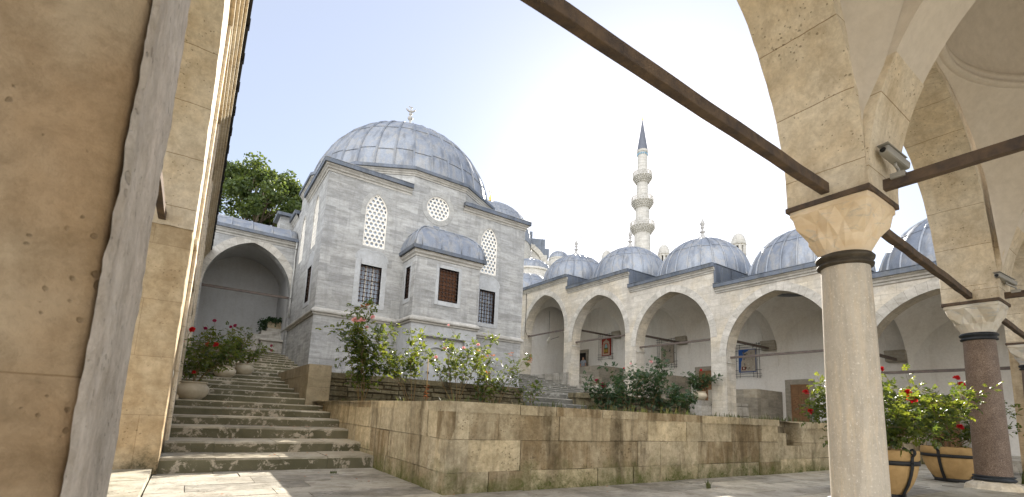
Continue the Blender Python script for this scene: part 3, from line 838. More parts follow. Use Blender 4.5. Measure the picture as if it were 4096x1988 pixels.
# along the courtyard
near_arch((-0.605, 2.05), C1, u0=-0.39, u1=6.27, half=(C1[0]-0.385+0.22)/2)
near_arch(C1, C2); 
near_arch(C2, C3, half=2.62)
# fill above columns
for A, wd in ((C1, 0.385), (C2, 0.385), (C3, 0.385)):
    M = MB(); M.box(A[0]-wd, A[0]+wd, A[1]-wd+0.002, A[1]+wd-0.002, ZS, 7.19); M.jitter(0.008, 2.5); M.build('springer', M_['near_arch'], near)
# left walk, camera pier to second pier and onwards
near_arch((-0.605, 2.05), (-0.605, 8.355), half=2.755, u0=-0.39, u1=7.1)
# transverse arches over the portico walk: stone springing, plastered above
def transverse(cx, cy, s=1):
    y1 = cy-0.385; y0 = y1-2*HALF
    f0, L = frame_map((cx, y0), (cx, y1)); f = lambda u, v, z: f0(u, v-0.385, z)
    M = MB(); arch_wall(M, f, 0, L, L/2, HALF, 2.80, ZS, ZS, 7.2, 0.77, 30, 3)
    M.build('transverse_arch', M_['vault'], near)
    M = MB()   # exposed stone springer, 1.2 cm proud of the plaster
    P = [p for p in pointed(HALF, 2.80, 30) if p[0] > 0 and p[1] < 1.28]
    a = 0.012
    for p, q in zip(P[:-1], P[1:]):
        g = lambda pp, v: f(L/2+pp[0]-a, v, ZS+pp[1])
        M.face([g(p,-a), g(p,0.77+a), g(q,0.77+a), g(q,-a)])
        for v in (-a, 0.77+a): M.face([g(p,v), g(q,v), f(L+0.001, v, ZS+q[1]), f(L+0.001, v, ZS+p[1])])
    M.build('springer', M_['near_arch'], near)
    M = MB()
    M.bar((cx, y1+0.04, ZS+0.10), (cx, y0-0.1, ZS+0.13), 0.085, 0.11, nseg=20, jit=0.006)
    M.build('tie_rod', M_['rust'], near, bevel=0.006)
transverse(*C1); transverse(*C2); transverse(*C3)
# tie rods of the arcade
for a, b in (((-0.25, 2.03), (C1[0]-0.36, 2.05)), ((C1[0]+0.36, 2.06), (C2[0]-0.36, 2.24)), ((C2[0]+0.36, 2.26), (C3[0]-0.36, 2.41))):
    M = MB(); M.bar((*a, ZS+0.10), (*b, ZS+0.10), 0.085, 0.11, nseg=26, jit=0.008)
    M.build('tie_rod', M_['rust'], near, bevel=0.008)
M = MB(); M.bar((-0.60, 2.4, ZS+0.12), (-0.60, 8.0, ZS+0.12), 0.085, 0.11, nseg=20, jit=0.006); M.build('tie_rod', M_['rust'], near, bevel=0.006)

# vaults: pendentives, ring cornice, cupola
def vault(x0, x1, y0, y1, K=3.0, k2=None):
    cx, cy, a, b = (x0+x1)/2, (y0+y1)/2, (x1-x0)/2, (y1-y0)/2
    M = MB(); MS = MB(); n = 28
    # pendentives in angular sectors between the unit circle and the unit square
    for s_ in range(64):
        t0 = 2*PI*s_/64; t1 = 2*PI*(s_+1)/64
        def fn(u, v):
            t = t0+(t1-t0)*u; c_, q_ = math.cos(t), math.sin(t)
            e = 1/max(abs(c_), abs(q_)); r = 0.985+(e-0.985)*v
            X, Y = c_*r, q_*r
            gx = 1.004 if v > 0.99 else 1.0
            return (cx+X*a*gx, cy+Y*b*gx, ZS+0.55+(K-0.45)*math.sqrt(max(0, 2-X*X-Y*Y)))
        for q in range(14):
            zc = fn(0.5, (q+0.5)/14)[2]
            T = MS if zc < ZS+1.30 else M
            T.grid(lambda u, v, q=q: fn(u, (q+v)/14), 1, 1)
    M.build('pendentive', M_['vault'], near)
    if MS.f: MS.build('springer', M_['near_arch'], near)
    zr = ZS+0.55+(K-0.45)*math.sqrt(2-0.97)
    M = MB()
    for (r0, z0_, r1, z1_) in ((0.985,0.0,0.955,-0.01),(0.955,-0.01,0.95,0.05),(0.95,0.05,0.975,0.09),(0.975,0.09,0.955,0.11),(0.955,0.11,0.955,0.2),(0.955,0.2,0.985,0.24)):
        M.grid(lambda u, v: (cx+a*(r0+(r1-r0)*v)*math.cos(2*PI*u), cy+b*(r0+(r1-r0)*v)*math.sin(2*PI*u), zr+z0_+(z1_-z0_)*v), 64, 1)
    M.build('ring_cornice', M_['vault'], near)
    M = MB()
    M.grid(lambda u, v: (cx+a*0.985*math.cos(2*PI*u)*math.cos(PI/2*v), cy+b*0.985*math.sin(2*PI*u)*math.cos(PI/2*v), zr+0.24+2.3*math.sin(PI/2*v)), 48, 12)
    M.build('cupola', M_['vault'], near)
yS, yN = 1.665-2*HALF, 1.665
vault(-0.22, C1[0]-0.385, yS, yN); vault(C1[0]+0.385, C2[0]-0.385, yS+0.1, yN+0.1, 3.0); vault(C2[0]+0.385, C3[0]-0.385, yS+0.2, yN+0.25, 3.0)
vault(-6.5, -0.99, 2.44, 7.96); vault(-6.5, -0.99, yS, yN)
# unseen outer arcades, added in open form to let light in from behind and left
for k, (A, B) in enumerate((((-6.9, yS-0.38), (-0.6, yS-0.38)), ((-0.6, yS-0.38), (5.68, yS-0.38)), ((5.68, yS-0.38), (11.95, yS-0.28)), ((11.95, yS-0.28), (17.95, yS-0.1)))):
    near_arch(A, B, u0=0.0, u1=math.hypot(B[0]-A[0], B[1]-A[1]), half=2.62)
near_arch((-6.9, 8.35), (-6.9, 2.05), u0=0.0, u1=6.3, half=2.62); near_arch((-6.9, 2.05), (-6.9, yS-0.38), u0=0.0, u1=6.26, half=2.62)
for (x, y) in ((-6.9, yS-0.38), (-0.6, yS-0.38), (5.68, yS-0.38), (11.95, yS-0.28), (17.95, yS-0.1), (-6.9, 2.05), (-6.9, 8.35)):
    rough_pier(x-0.385, x+0.385, y-0.385, y+0.385, -0.05, ZS+0.01, x*3+y)
M = MB(); M.box(-6.5, -0.99, 7.98, 8.5, 0, 7.2); M.build('end_wall', M_['near'], near)
M = MB(); M.box(C3[0]+0.385, 20.3, 2.2, 2.9, 0, 7.2); M.build('end_wall', M_['near'], near)
def column(c, r, mat, colmat, ztop, plinth, collar):
    o = MB()
    prof = [(r*1.02, 0.30), (r*1.015, 0.9), (r*1.0, 1.6), (r*0.965, 2.3), (r*0.925, ztop)]
    M = MB(); M.lathe([(p[0], p[1]) for p in prof], (c[0], c[1], 0), 48)
    sh = M.build('column', M_[mat], near)
    # muqarnas-like capital: round below, square above, star facets
    return sh
def capital(c, half, zb, zt, r, mat, parent, tall=True):
    M = MB(); n = 16
    # rings of 16 points: round neck to square abacus with alternating folds
    def ring(z, k, fold, ph=0.0):
        out = []
        for i in range(32):
            a = 2*PI*i/32+PI/4
            sq = 1/max(abs(math.cos(a)), abs(math.sin(a)))
            sq = min(sq, 1.36)
            rad = r*(1-k)+(half*sq)*k
            rad *= 1+fold*(1 if (i+ph) % 4 == 0 else (-1 if (i+ph) % 4 == 2 else 0))
            out.append(Vector((c[0]+rad*math.cos(a), c[1]+rad*math.sin(a), z)))
        return out
    H = zt-zb
    lv = [ring(zb, 0.0, 0.0), ring(zb+H*0.06, 0.04, 0.0), ring(zb+H*0.34, 0.34, 0.10, 2), ring(zb+H*0.62, 0.68, 0.085, 0), ring(zb+H*0.86, 0.96, 0.03, 2), ring(zb+H*0.90, 1.0, 0.0), ring(zt, 1.0, 0.0)]
    for q in range(len(lv)-1):
        for i in range(32):
            j = (i+1) % 32
            A, B, C, D = lv[q][i], lv[q][j], lv[q+1][j], lv[q+1][i]
            if 1 <= q <= 3:
                if (i+q) % 2: M.face([A, B, C]); M.face([A, C, D])
                else: M.face([A, B, D]); M.face([B, C, D])
            else: M.face([A, B, C, D])
    M.face(lv[-1])
    M.build('capital', M_[mat], parent, bevel=0.006)
def column_set(c, r, mat, capmat, colmat, zneck, label=None):
    M = MB(); M.lathe([(r*1.03, 0.28), (r*1.02, 0.8), (r, 1.5), (r*0.96, 2.2), (r*0.92, zneck)], (c[0], c[1], 0), 48)
    for v in M.v: v += noise.noise_vector(v*4)*0.002
    sh = M.build('column', M_[mat], near)
    if label: sh['label'] = label
    M = MB(); q = r*0.92
    M.lathe([(q, 0.0), (q+0.035, 0.012), (q+0.04, 0.035), (q+0.015, 0.05), (q+0.018, 0.065), (q+0.045, 0.085), (q+0.05, 0.11), (q+0.03, 0.135), (q+0.005, 0.145)], (c[0], c[1], zneck-0.13), 48)
    M.build('collar', M_[colmat], sh)
    capital(c, 0.385, zneck, ZS-0.045, q+0.01, capmat, sh)
    M = MB(); M.box(c[0]-0.40, c[0]+0.40, c[1]-0.40, c[1]+0.40, ZS-0.045, ZS+0.012); M.jitter(0.004, 6)
    M.build('abacus_band', M_['rust'], sh, bevel=0.008)
    M = MB(); q = r*1.03
    M.lathe([(q, 0.30), (q+0.03, 0.295), (q+0.035, 0.28), (q+0.01, 0.265), (q+0.04, 0.245), (q+0.045, 0.225), (q+0.03, 0.21), (q+0.02, 0.20)], (c[0], c[1], 0), 48)
    M.build('base_ring', M_['darkcollar'], sh)
    M = MB(); M.lathe([(q+0.02, 0.205), (q+0.03, 0.20), (q+0.14, 0.14), (q+0.165, 0.065), (q+0.165, 0.0)], (c[0], c[1], 0), 8, False, PI/8, PI/8+2*PI)
    M.build('base', M_['near_arch'], sh, bevel=0.02)
    return sh
column_set(C1, 0.239, 'column', 'capital', 'collar', 2.83, 'streaked pale marble column, nearest to the viewer')
column_set(C2, 0.240, 'granite', 'capitalpale', 'darkcollar', 2.84, 'speckled red granite column')
column_set(C3, 0.24, 'granite', 'capitalpale', 'darkcollar', 2.84)
# ================================================================== FAR ARCADE (runs north along X=20)
stone_frame = stone('door_surround_stone', (0.42,0.39,0.33), (0.34,0.31,0.26), grain=1.2, bump=0.4, pit=0.6)
arc = thing('domed_arcade', 'stepped pale stone arcade with six lead domes climbing the slope on the right', 'arcade', (20, 15, 0))
piers = [28.45, 23.2, 17.85, 12.57, 7.25, 1.95, -3.35]
bays = []
for i in range(6):
    bays.append(dict(y0=piers[i+1], y1=piers[i], c=[25.75, 20.45, 15.15, 9.85, 4.62, -0.7][i], zs=[6.77,5.80,4.98,4.02,3.05,3.05][i],
                     top=[10.28,9.40,8.44,7.38,6.48,6.48][i], fl=[3.8,2.93,1.98,1.05,0.3,0.3][i]))
AX0, AX1, AXB = 20.0, 20.72, 24.9
def fA(u, v, z): return Vector((AX0+v, -u, z))   # u grows towards the viewer (south), v depth to the east
for i, b in enumerate(bays):
    M = MB()
    zb = b['fl'] if i else 3.8
    arch_wall(M, fA, -b['y1'], -b['y0'], -b['c'], 2.27, 2.66, 0.0 if i > 3 else 0.9, b['zs'], b['top']-0.34, AX1-AX0, 24, 2)
    M.build('front_wall', M_['arcade'], arc)
    M = MB(); arch_ring(M, fA, -b['c'], 2.27, 2.66, b['zs'], 0.33, -0.014, 0.05, 24); M.build('arch_ring', M_['ring'], arc)
    # impost band on the reveals
    M = MB()
    for s_ in (-1, 1):
        yy = b['c']+s_*2.27
        M.box(AX0-0.015, AX1+0.015, yy, yy-s_*0.035, b['zs']-0.30, b['zs']-0.24)
    M.build('impost', M_['ring'], arc)
    # cornice under the eave and lead edge
    ya = b['y0']; yb = b['y1'] if i else 28.6
    M = MB(); t = b['top']
    P = [(0.0,-0.34),(-0.04,-0.34),(-0.05,-0.27),(-0.10,-0.24),(-0.11,-0.18),(-0.17,-0.13),(-0.18,-0.09),(0.0,-0.09)]
    M.grid(lambda u, v: (AX0+P[int(round(v*7))][0], ya+(yb-ya)*u, t+P[int(round(v*7))][1]), 1, 7, False)
    M.face([(AX0+p[0], ya, t+p[1]) for p in P]); M.face([(AX0+p[0], yb, t+p[1]) for p in reversed(P)])
    M.build('cornice', M_['trim'], arc)
    M = MB(); M.box(AX0-0.24, 25.6, ya-0.02, yb, t-0.09, t+0.10)
    for k in range(6):
        yy = ya+(yb-ya)*(k+0.5)/6
        M.box(AX0-0.25, AX0-0.225, yy-0.02, yy+0.02, t-0.09, t+0.115); 
    M.tube([(AX0-0.235, ya, t+0.10), (AX0-0.235, yb, t+0.10)], 0.022)
    if i < 5:   # lead-clad upstand where the roof drops to the next bay
        t2 = bays[i+1]['top']
        M.box(AX0-0.06, 25.5, ya-0.05, ya+0.05, t2+0.1, t+0.06)
        for k in range(5): M.box(AX0+0.4+k*0.9, AX0+0.43+k*0.9, ya-0.07, ya-0.05, t2+0.1, t+0.06)
        M.tube([(AX0-0.06, ya-0.06, t+0.08), (25.5, ya-0.06, t+0.08)], 0.025)
    M.build('roof_edge', M_['leaddark'], arc)

def lead_dome(parent, c, r, h, z, nrib, rings, mat='lead', rr_=0.035, fin=True, finh=0.95, name='dome', eav=0.0, broad=1.0):
    M = MB()
    def pt(a, e, o=0.0): return (c[0]+(r+o)*math.cos(a)*math.cos(e), c[1]+(r+o)*math.sin(a)*math.cos(e), z+(h+o)*math.sin(e))
    M.grid(lambda u, v: pt(2*PI*u, PI/2*v*0.985), 96, 20)
    if eav: M.lathe([(r, 0.0), (r+0.05, -0.05), (r+0.05, -eav), (r-0.1, -eav)], (c[0], c[1], z), 64)
    for k in range(nrib):
        a = 2*PI*k/nrib
        M.tube([pt(a, PI/2*0.96*j/12, 0.01) for j in range(13)], rr_, 5, False)
        for ri, e in enumerate(rings):
            e2 = R(e + (0.5 if k % 2 else -0.5))
            M.tube([pt(a+2*PI/nrib*q/3, e2, 0.004) for q in range(4)], rr_*0.42, 4, False)
    o = M.build(name, M_[mat], parent, weld=False)
    if fin:
        M = MB(); s_ = finh/0.95
        M.lathe([(0.30*s_,-0.06),(0.25*s_,0.06*s_),(0.11*s_,0.18*s_),(0.06*s_,0.27*s_),(0.05*s_,0.33*s_),(0.10*s_,0.36*s_),(0.11*s_,0.39*s_),(0.05*s_,0.42*s_),(0.04*s_,0.52*s_),(0.09*s_,0.55*s_),(0.05*s_,0.59*s_),(0.05*s_,0.62*s_),(0.095*s_,0.70*s_),(0.08*s_,0.77*s_),(0.0,0.98*s_)], (c[0], c[1], z+h), 16)
        M.build('finial', M_['finial'], o)
    return o
for i, b in enumerate(bays):
    lead_dome(arc, (22.8, b['c']-0.1), 2.45, 2.45, b['top']+0.18, 24, (38, 72), rr_=0.045, eav=0.12, finh=1.35)

# inside: back wall, transverse arches, sail vaults, rods
M = MB()
for i, b in enumerate(bays): M.box(AXB, AXB+0.7, b['y0'], b['y1'] if i else 34, -0.05, b['top']-0.1, skip='b')
M.box(AX1, AXB, 28.5, 29.0, 0, 10.1)
M.build('back_wall', M_['plaster'], arc)
def sail(parent, x0, x1, y0, y1, zs, K, mat='plaster', name='vault'):
    cx, cy, a, b = (x0+x1)/2, (y0+y1)/2, (x1-x0)/2, (y1-y0)/2
    M = MB()
    M.grid(lambda u, v: (cx+a*(2*u-1), cy+b*(2*v-1), zs+K*math.sqrt(max(0, 2-(2*u-1)**2-(2*v-1)**2))), 20, 20)
    M.build(name, M_[mat], parent)
for i, b in enumerate(bays):
    sail(arc, AX1, AXB, b['y0']+0.36, b['y1']-0.36, b['zs']+0.02, 2.62)
    if i == 5: continue
    yy = b['y0']   # transverse arch at the lower (south) pier of the bay, springing at the upper bay's height
    f = lambda u, v, z, yy=yy: Vector((AX1+u, yy-0.36+v, z))
    M = MB(); arch_wall(M, f, 0, AXB-AX1, (AXB-AX1)/2, (AXB-AX1)/2-0.02, 2.35, b['zs'], b['zs'], bays[i+1]['top']-0.05, 0.72, 20, 2)
    M.build('transverse_arch', M_['plaster'], arc)
    M = MB(); z = b['zs']
    M.hull8([(AXB-0.30,yy-0.37,z-0.1),(AXB,yy-0.37,z-0.1),(AXB,yy+0.37,z-0.1),(AXB-0.30,yy+0.37,z-0.1),(AXB-0.42,yy-0.37,z+0.38),(AXB,yy-0.37,z+0.38),(AXB,yy+0.37,z+0.38),(AXB-0.42,yy+0.37,z+0.38)])
    M.build('corbel', stone_frame, arc, bevel=0.02)
    M = MB(); M.box(AXB-0.035, AXB, yy-0.34, yy+0.34, z-0.95, z-0.14); M.build('wall_pad', M_['plaster'], arc, bevel=0.01)
    M = MB(); M.bar((AX1-0.1, yy, z-0.02), (AXB-0.1, yy, z-0.02), 0.09, 0.11, nseg=6, jit=0.003); M.build('tie_rod', M_['rustgrey'], arc)
for i, b in enumerate(bays):
    M = MB(); M.bar((AX0+0.36, b['c']-2.3, b['zs']-0.02), (AX0+0.36, b['c']+2.3, b['zs']-0.02), 0.08, 0.095, nseg=10, jit=0.004)
    M.build('tie_rod', M_['rustgrey'], arc)
# plaster fill above the impost on the inner side of the front wall
# doors with stone frames
def door(yc, zf, h, w_=0.86, shut=True):
    M = MB()
    for s_ in (-1, 1): M.box(AXB-0.06, AXB+0.02, yc+s_*(w_/2), yc+s_*(w_/2+0.25), zf, zf+h+0.24)
    M.box(AXB-0.06, AXB+0.02, yc-w_/2, yc+w_/2, zf+h, zf+h+0.24)
    fr = M.build('door_frame', stone_frame, arc, bevel=0.008)
    if not shut:
        M = MB(); M.box(AXB-0.03, AXB-0.012, yc-w_/2, yc+w_/2, zf, zf+h); M.build('opening', M_['dark'], fr); return  # near-black sheet over the wall paints the doorway's unlit inside
    for s_ in (-1, 1):
        M = MB()
        a, b_ = (yc, yc-w_/2) if s_ < 0 else (yc+w_/2, yc)
        y0, y1 = min(a, b_)+0.006, max(a, b_)-0.004
        M.box(AXB-0.035, AXB-0.005, y0, y1, zf+0.01, zf+h)
        MC_ = MB()
        # raised framing and interlaced panels
        for (z0, z1) in ((0.05,0.38),(0.46,1.42),(1.5,h-0.07)):
            MC_.box(AXB-0.044, AXB-0.035, y0+0.05, y0+0.065, zf+z0, zf+z1); MC_.box(AXB-0.044, AXB-0.035, y1-0.065, y1-0.05, zf+z0, zf+z1)
            MC_.box(AXB-0.044, AXB-0.035, y0+0.065, y1-0.065, zf+z0, zf+z0+0.015); MC_.box(AXB-0.044, AXB-0.035, y0+0.065, y1-0.065, zf+z1-0.015, zf+z1)
        k = 0; z = 0.52
        while z < 1.36:
            yy = y0+0.09+(k % 3)*0.08
            MC_.box(AXB-0.046, AXB-0.035, yy, yy+0.1, zf+z, zf+z+0.028); MC_.box(AXB-0.046, AXB-0.035, yy+0.03*(k % 2), yy+0.028+0.03*(k % 2), zf+z+0.028, zf+z+0.075)
            z += 0.085; k += 1
        lf = M.build('door_leaf', M_['wood'], arc); MC_.build('carving', M_['darkwood'], lf)
        M = MB(); yh = yc+s_*0.07
        M.lathe([(0.012, -0.01), (0.03, 0), (0.012, 0.01)], (0, 0, 0), 10)
        M.tube([(0, 0.03*math.sin(2*PI*k/10), -0.03+0.03*math.cos(2*PI*k/10)) for k in range(11)], 0.006, 5)
        M.xf(Matrix.Translation((AXB-0.055, yh, zf+0.98))); M.build('handle', M_['iron'], lf)
door(11.25, 1.05, 2.02); door(16.40, 1.98, 2.03); door(26.98, 3.8, 2.12, shut=False); door(5.9, 0.3, 1.95)

# stone corner platforms inside the arcade
for yc, zf, zt, nm in ((12.1, 1.05, 2.71, 'grey block platform with flat top against the arcade back wall, beside the lower wooden door'),
                   (17.38, 1.98, 3.65, 'pale block platform with flat top inside the third arch, partly behind the rose bushes'),
                   (22.75, 2.93, 4.50, 'tan and grey block platform inside the second arch, below the doorway with the guard')):
    t = thing('stone_platform', nm, 'platform', (23.7, yc+1, zf), group='block platforms inside the arcade')
    M = MB(); f, L = frame_map((22.5, yc+2.6), (22.5, yc)); hh = (zt-zf)/4
    blocks(M, f, 0, L, [(zf+hh*k, zf+hh*(k+1)) for k in range(4)], 0.5, 1.1, 0.3, 0.003, 0.001, rr)
    f, L = frame_map((22.8, yc), (24.89, yc))
    blocks(M, f, 0, L, [(zf+hh*k, zf+hh*(k+1)) for k in range(4)], 0.5, 1.1, 0.3, 0.003, 0.001, rr)
    M.build('platform_stones', stone('platform_block%d' % int(zt), (0.42,0.38,0.31), (0.32,0.30,0.26), grain=1, bump=0.3, tone=0.25, pit=0.3), t, weld=False, rec=False)
    M = MB(); M.box(22.6, 24.88, yc+0.1, yc+2.6, zf, zt-0.004); M.build('platform_core', M_['paving'], t)

# lattice-framed panels on the white wall
def panel(yc, z0, z1, w_, label, kind):
    t = thing('framed_panel', label, 'wall panel', (AXB, yc, z0), group='framed panels on the arcade wall')
    X = AXB-0.07
    M = MB(); M.box(X, X+0.04, yc-w_/2, yc+w_/2, z0, z1)
    board = {'red': (0.26,0.025,0.015), 'beige': (0.36,0.32,0.26), 'blue': (0.02,0.09,0.32)}[kind]
    M.build('panel', plain('panel_'+kind, board, 0.7, var=0.25, nscale=3), t, bevel=0.004)
    H = z1-z0; W = w_; q = X-0.008
    r = random.Random(len(label))
    def piece(pts, c, name, d=0.0):
        M = MB(); P = [(q-d, yc+W*(0.5-a), z0+H*b) for a, b in pts]; Q = [(q+0.008, p[1], p[2]) for p in P]
        M.face(P); M.face(list(reversed(Q)))
        for i in range(len(P)): M.face([P[i], Q[i], Q[(i+1) % len(P)], P[(i+1) % len(P)]])
        M.build(name, plain('inlay_%s_%02d%02d' % (kind, int(c[0]*99), int(c[2]*99)), c, 0.7, nscale=30, var=0.3), t)
    if kind == 'red':
        A = [(0.12,0.04),(0.88,0.04),(0.88,0.62),(0.80,0.66),(0.84,0.74),(0.70,0.82),(0.60,0.84),(0.5,0.93),(0.40,0.84),(0.30,0.82),(0.16,0.74),(0.20,0.66),(0.12,0.62)]
        piece(A, (0.46,0.38,0.29), 'arch_inlay')
        piece([(0.25,0.12),(0.75,0.12),(0.75,0.62),(0.62,0.68),(0.38,0.68),(0.25,0.62)], (0.45,0.07,0.015), 'orange_border', 0.002)
        piece([(0.30,0.16),(0.70,0.16),(0.70,0.46),(0.30,0.46)], (0.08,0.11,0.04), 'green_field', 0.004)
        piece([(0.33,0.44),(0.67,0.44),(0.64,0.6),(0.5,0.66),(0.36,0.6)], (0.25,0.47,0.50), 'pale_blue_arch', 0.006)
        for a in (0.36, 0.5, 0.62): piece([(a-0.03,0.2),(a+0.03,0.2),(a+0.035,0.32),(a+0.01,0.38),(a-0.03,0.33)], (0.60,0.38,0.05), 'yellow_motif', 0.006)
    else:
        if kind == 'blue':
            piece([(0.10,0.03),(0.99,0.03),(0.99,0.97),(0.62,0.97),(0.55,0.90),(0.38,0.86),(0.26,0.72),(0.22,0.55),(0.16,0.45),(0.14,0.25)], (0.42,0.37,0.30), 'collage_ground')
        for k in range(26):
            a = r.uniform(0.22 if kind == 'blue' else 0.04, 0.86); b_ = r.uniform(0.06, 0.86); s1 = r.uniform(0.04, 0.16); s2 = r.uniform(0.03, 0.10)
            g = r.choice([(0.05,0.05,0.05),(0.30,0.27,0.22),(0.50,0.46,0.39),(0.24,0.21,0.17),(0.38,0.35,0.30),(0.09,0.11,0.14)])
            piece([(a,b_),(min(a+s1,0.97),b_),(min(a+s1,0.97),b_+s2),(a,b_+s2)], g, 'collage_piece', 0.001*(k+1))
        if kind == 'blue': piece([(0.20,0.1),(0.42,0.1),(0.42,0.24),(0.20,0.24)], (0.16,0.03,0.02), 'red_square', 0.03); piece([(0.27,0.13),(0.36,0.13),(0.36,0.21),(0.27,0.21)], (0.6,0.56,0.5), 'pale_square', 0.033)
    M = MB(); F = X-0.06
    e = 0.12
    for s_ in (-1, 1):
        for d in (e-0.02, e+0.12):
            M.tube([(F, yc+s_*(W/2+d), z0-0.34), (F, yc+s_*(W/2+d), z1+0.32)], 0.012, 5)
        for d in (0.10, 0.24):
            M.tube([(F-0.012, yc-W/2-0.34, (z0-d) if s_ < 0 else (z1+d)), (F-0.012, yc+W/2+0.34, (z0-d) if s_ < 0 else (z1+d))], 0.012, 5)
        for k in (0.18, -0.18):
            M.tube([(F, yc+s_*(W/2-0.10), z0-0.30), (F, yc+s_*(W/2-0.10), z0-0.0)], 0.012, 5)
            M.tube([(F, yc+s_*(W/2-0.10), z1), (F, yc+s_*(W/2-0.10), z1+0.28)], 0.012, 5)
        M.tube([(F, yc-W/2-0.34, z0+H*0.08) , (F, yc-W/2, z0+H*0.08)], 0.012, 5); M.tube([(F, yc+W/2, z0+H*0.08), (F, yc+W/2+0.34, z0+H*0.08)], 0.012, 5)
        M.tube([(F, yc-W/2-0.34, z1-H*0.06) , (F, yc-W/2, z1-H*0.06)], 0.012, 5); M.tube([(F, yc+W/2, z1-H*0.06), (F, yc+W/2+0.34, z1-H*0.06)], 0.012, 5)
    for s_ in (-1, 1): M.tube([(F, yc+s_*(W/2+0.1), (z0+z1)/2), (X+0.06, yc+s_*(W/2+0.1), (z0+z1)/2)], 0.012, 5)
    M.build('lattice_frame', M_['iron'], t)
panel(13.85, 3.80, 5.05, 0.95, 'blue panel with grey collage pieces in a black bar frame inside the fourth arch', 'blue')
panel(19.05, 4.60, 5.90, 0.95, 'beige and grey collage panel in a black bar frame inside the third arch', 'beige')
panel(24.40, 5.50, 6.85, 0.92, 'dark red ornamental arch panel in a black bar frame above the doorway with the guard', 'red')
# flat darker plaster patch painting a niche's shade in the first bay
M = MB(); P = [(27.2+u, 4.6+z+0.9) for u, z in pointed(0.9, 0.75, 8)]
M.face([(AX1+3.0, 0, 0)]*0 or [(AXB-0.012, y_, z_) for y_, z_ in [(28.4, 3.82)]+[(28.4, 5.2)]+[(27.75, 5.85)]+[(27.62, 5.9), (27.62, 3.82)]])
M.build('niche', M_['vault'], arc, solid=0.01)
# hanging spotlight in the first bay
sp = thing('hanging_lamp', 'small pale square floodlight hanging inside the first arcade arch', 'lamp', (22.0, 27.6, 6.6))
M = MB(); M.box(-0.2, 0.2, -0.05, 0.05, -0.2, 0.2); M.xf(Matrix.Translation((22.0, 27.6, 6.6)) @ Matrix.Rotation(R(40), 4, 'Y') @ Matrix.Rotation(R(30), 4, 'Z')); M.build('lamp_head', M_['lattice'], sp, bevel=0.02)
M = MB(); M.tube([(22.0, 27.6, 6.75), (22.0, 27.6, 8.9)], 0.012); M.tube([(22.1, 27.5, 6.7), (22.5, 27.0, 6.9)], 0.02); M.build('lamp_stem', M_['iron'], sp)
# cable down the first arcade pier
M = MB(); M.tube([(19.96, 27.9, 10.0), (19.96, 27.85, 8.5), (19.96, 27.9, 7.2), (19.95, 27.6, 6.75), (20.1, 27.4, 6.72)], 0.018)
tag(M.build('hanging_cable', M_['iron']), 'thin dark cable hanging down the first arcade pier beside the tomb corner', 'cable')

# ================================================================== TOMB
tomb = thing('domed_tomb', 'square grey marble tomb with big lead dome, lattice windows and projecting bay', 'building', (8.92, 25, 0))
TX0, TX1, TY, TYB = 3.78, 14.06, 20.0, 30.3
CX, CY = 8.92, 25.1
EZ, DZ, ST = 11.16, 12.13, 4.85
fF, _ = frame_map((0, TY), (1, TY))            # u = X, v = +Y
def fWst(u, v, z): return Vector((TX0+v, -u, z))   # west face, u = -Y
def fEst(u, v, z): return Vector((TX1-v, u, z))
# front wall with windows; raised in the middle to the drum
M = MB()
holes = [rect_hole(5.46, 6.39, 5.44, 7.12), rect_hole(11.41, 12.34, 5.44, 7.12), arch_hole(5.94, 0.49, 7.98, 9.60, 0.86), arch_hole(11.83, 0.49, 7.98, 9.60, 0.86), round_hole(8.88, 10.63, 0.60)]
wall_holes(M, fF, TX0, 7.55, 1.5, EZ, [h for h in holes if h[0][-1] < 7.5], 0.38)
wall_holes(M, fF, 7.55, 10.33, 1.5, DZ-0.25, [h for h in holes if 7.6 < h[0][0] < 10], 0.38)
wall_holes(M, fF, 10.33, TX1, 1.5, EZ, [h for h in holes if h[0][0] > 10.4], 0.38)
# west, east, north faces
wh = [rect_hole(-22.55, -21.3, 5.44, 7.05), arch_hole(-21.75, 0.49, 7.98, 9.60, 0.86), arch_hole(-24.75, 0.49, 7.98, 9.60, 0.86)]
wall_holes(M, fWst, -TYB, -TY, 1.0, EZ, [rect_hole(-22.3, -21.45, 5.44, 7.05), arch_hole(-21.85, 0.49, 7.98, 9.60, 0.86), arch_hole(-24.75, 0.49, 7.98, 9.60, 0.86)], 0.38)
wall_holes(M, fEst, TY, TYB, 1.0, EZ, [], 0.38)
M.face([(TX0,TYB,1),(TX0,TYB,EZ),(TX1,TYB,EZ),(TX1,TYB,1)])
M.build('wall', M_['tomb'], tomb)
# drum: octagon whose front face is flush with the wall
oct_ = [(CX+5.1/math.cos(R(15))*math.cos(R(-105+30*k)), CY+5.1/math.cos(R(15))*math.sin(R(-105+30*k))) for k in range(12)]   # twelve-sided
M = MB()
for i in range(12):
    a, b = oct_[i], oct_[(i+1) % 12]
    if i == 0: continue
    M.face([(a[0],a[1],EZ-0.3),(b[0],b[1],EZ-0.3),(b[0],b[1],DZ-0.25),(a[0],a[1],DZ-0.25)])
M.face([(x, y, DZ-0.26) for x, y in oct_])
M.build('drum', M_['tomb'], tomb)
def offs(poly, d):
    out = []; n = len(poly)
    for i in range(n):
        p0, p1, p2 = Vector(poly[i-1]), Vector(poly[i]), Vector(poly[(i+1) % n])
        e1 = (p1-p0).normalized(); e2 = (p2-p1).normalized()
        n1 = Vector((e1.y, -e1.x)); n2 = Vector((e2.y, -e2.x))
        b = (n1+n2).normalized(); out.append(tuple(p1+b*(d/max(0.3, b.dot(n1)))))
    return out
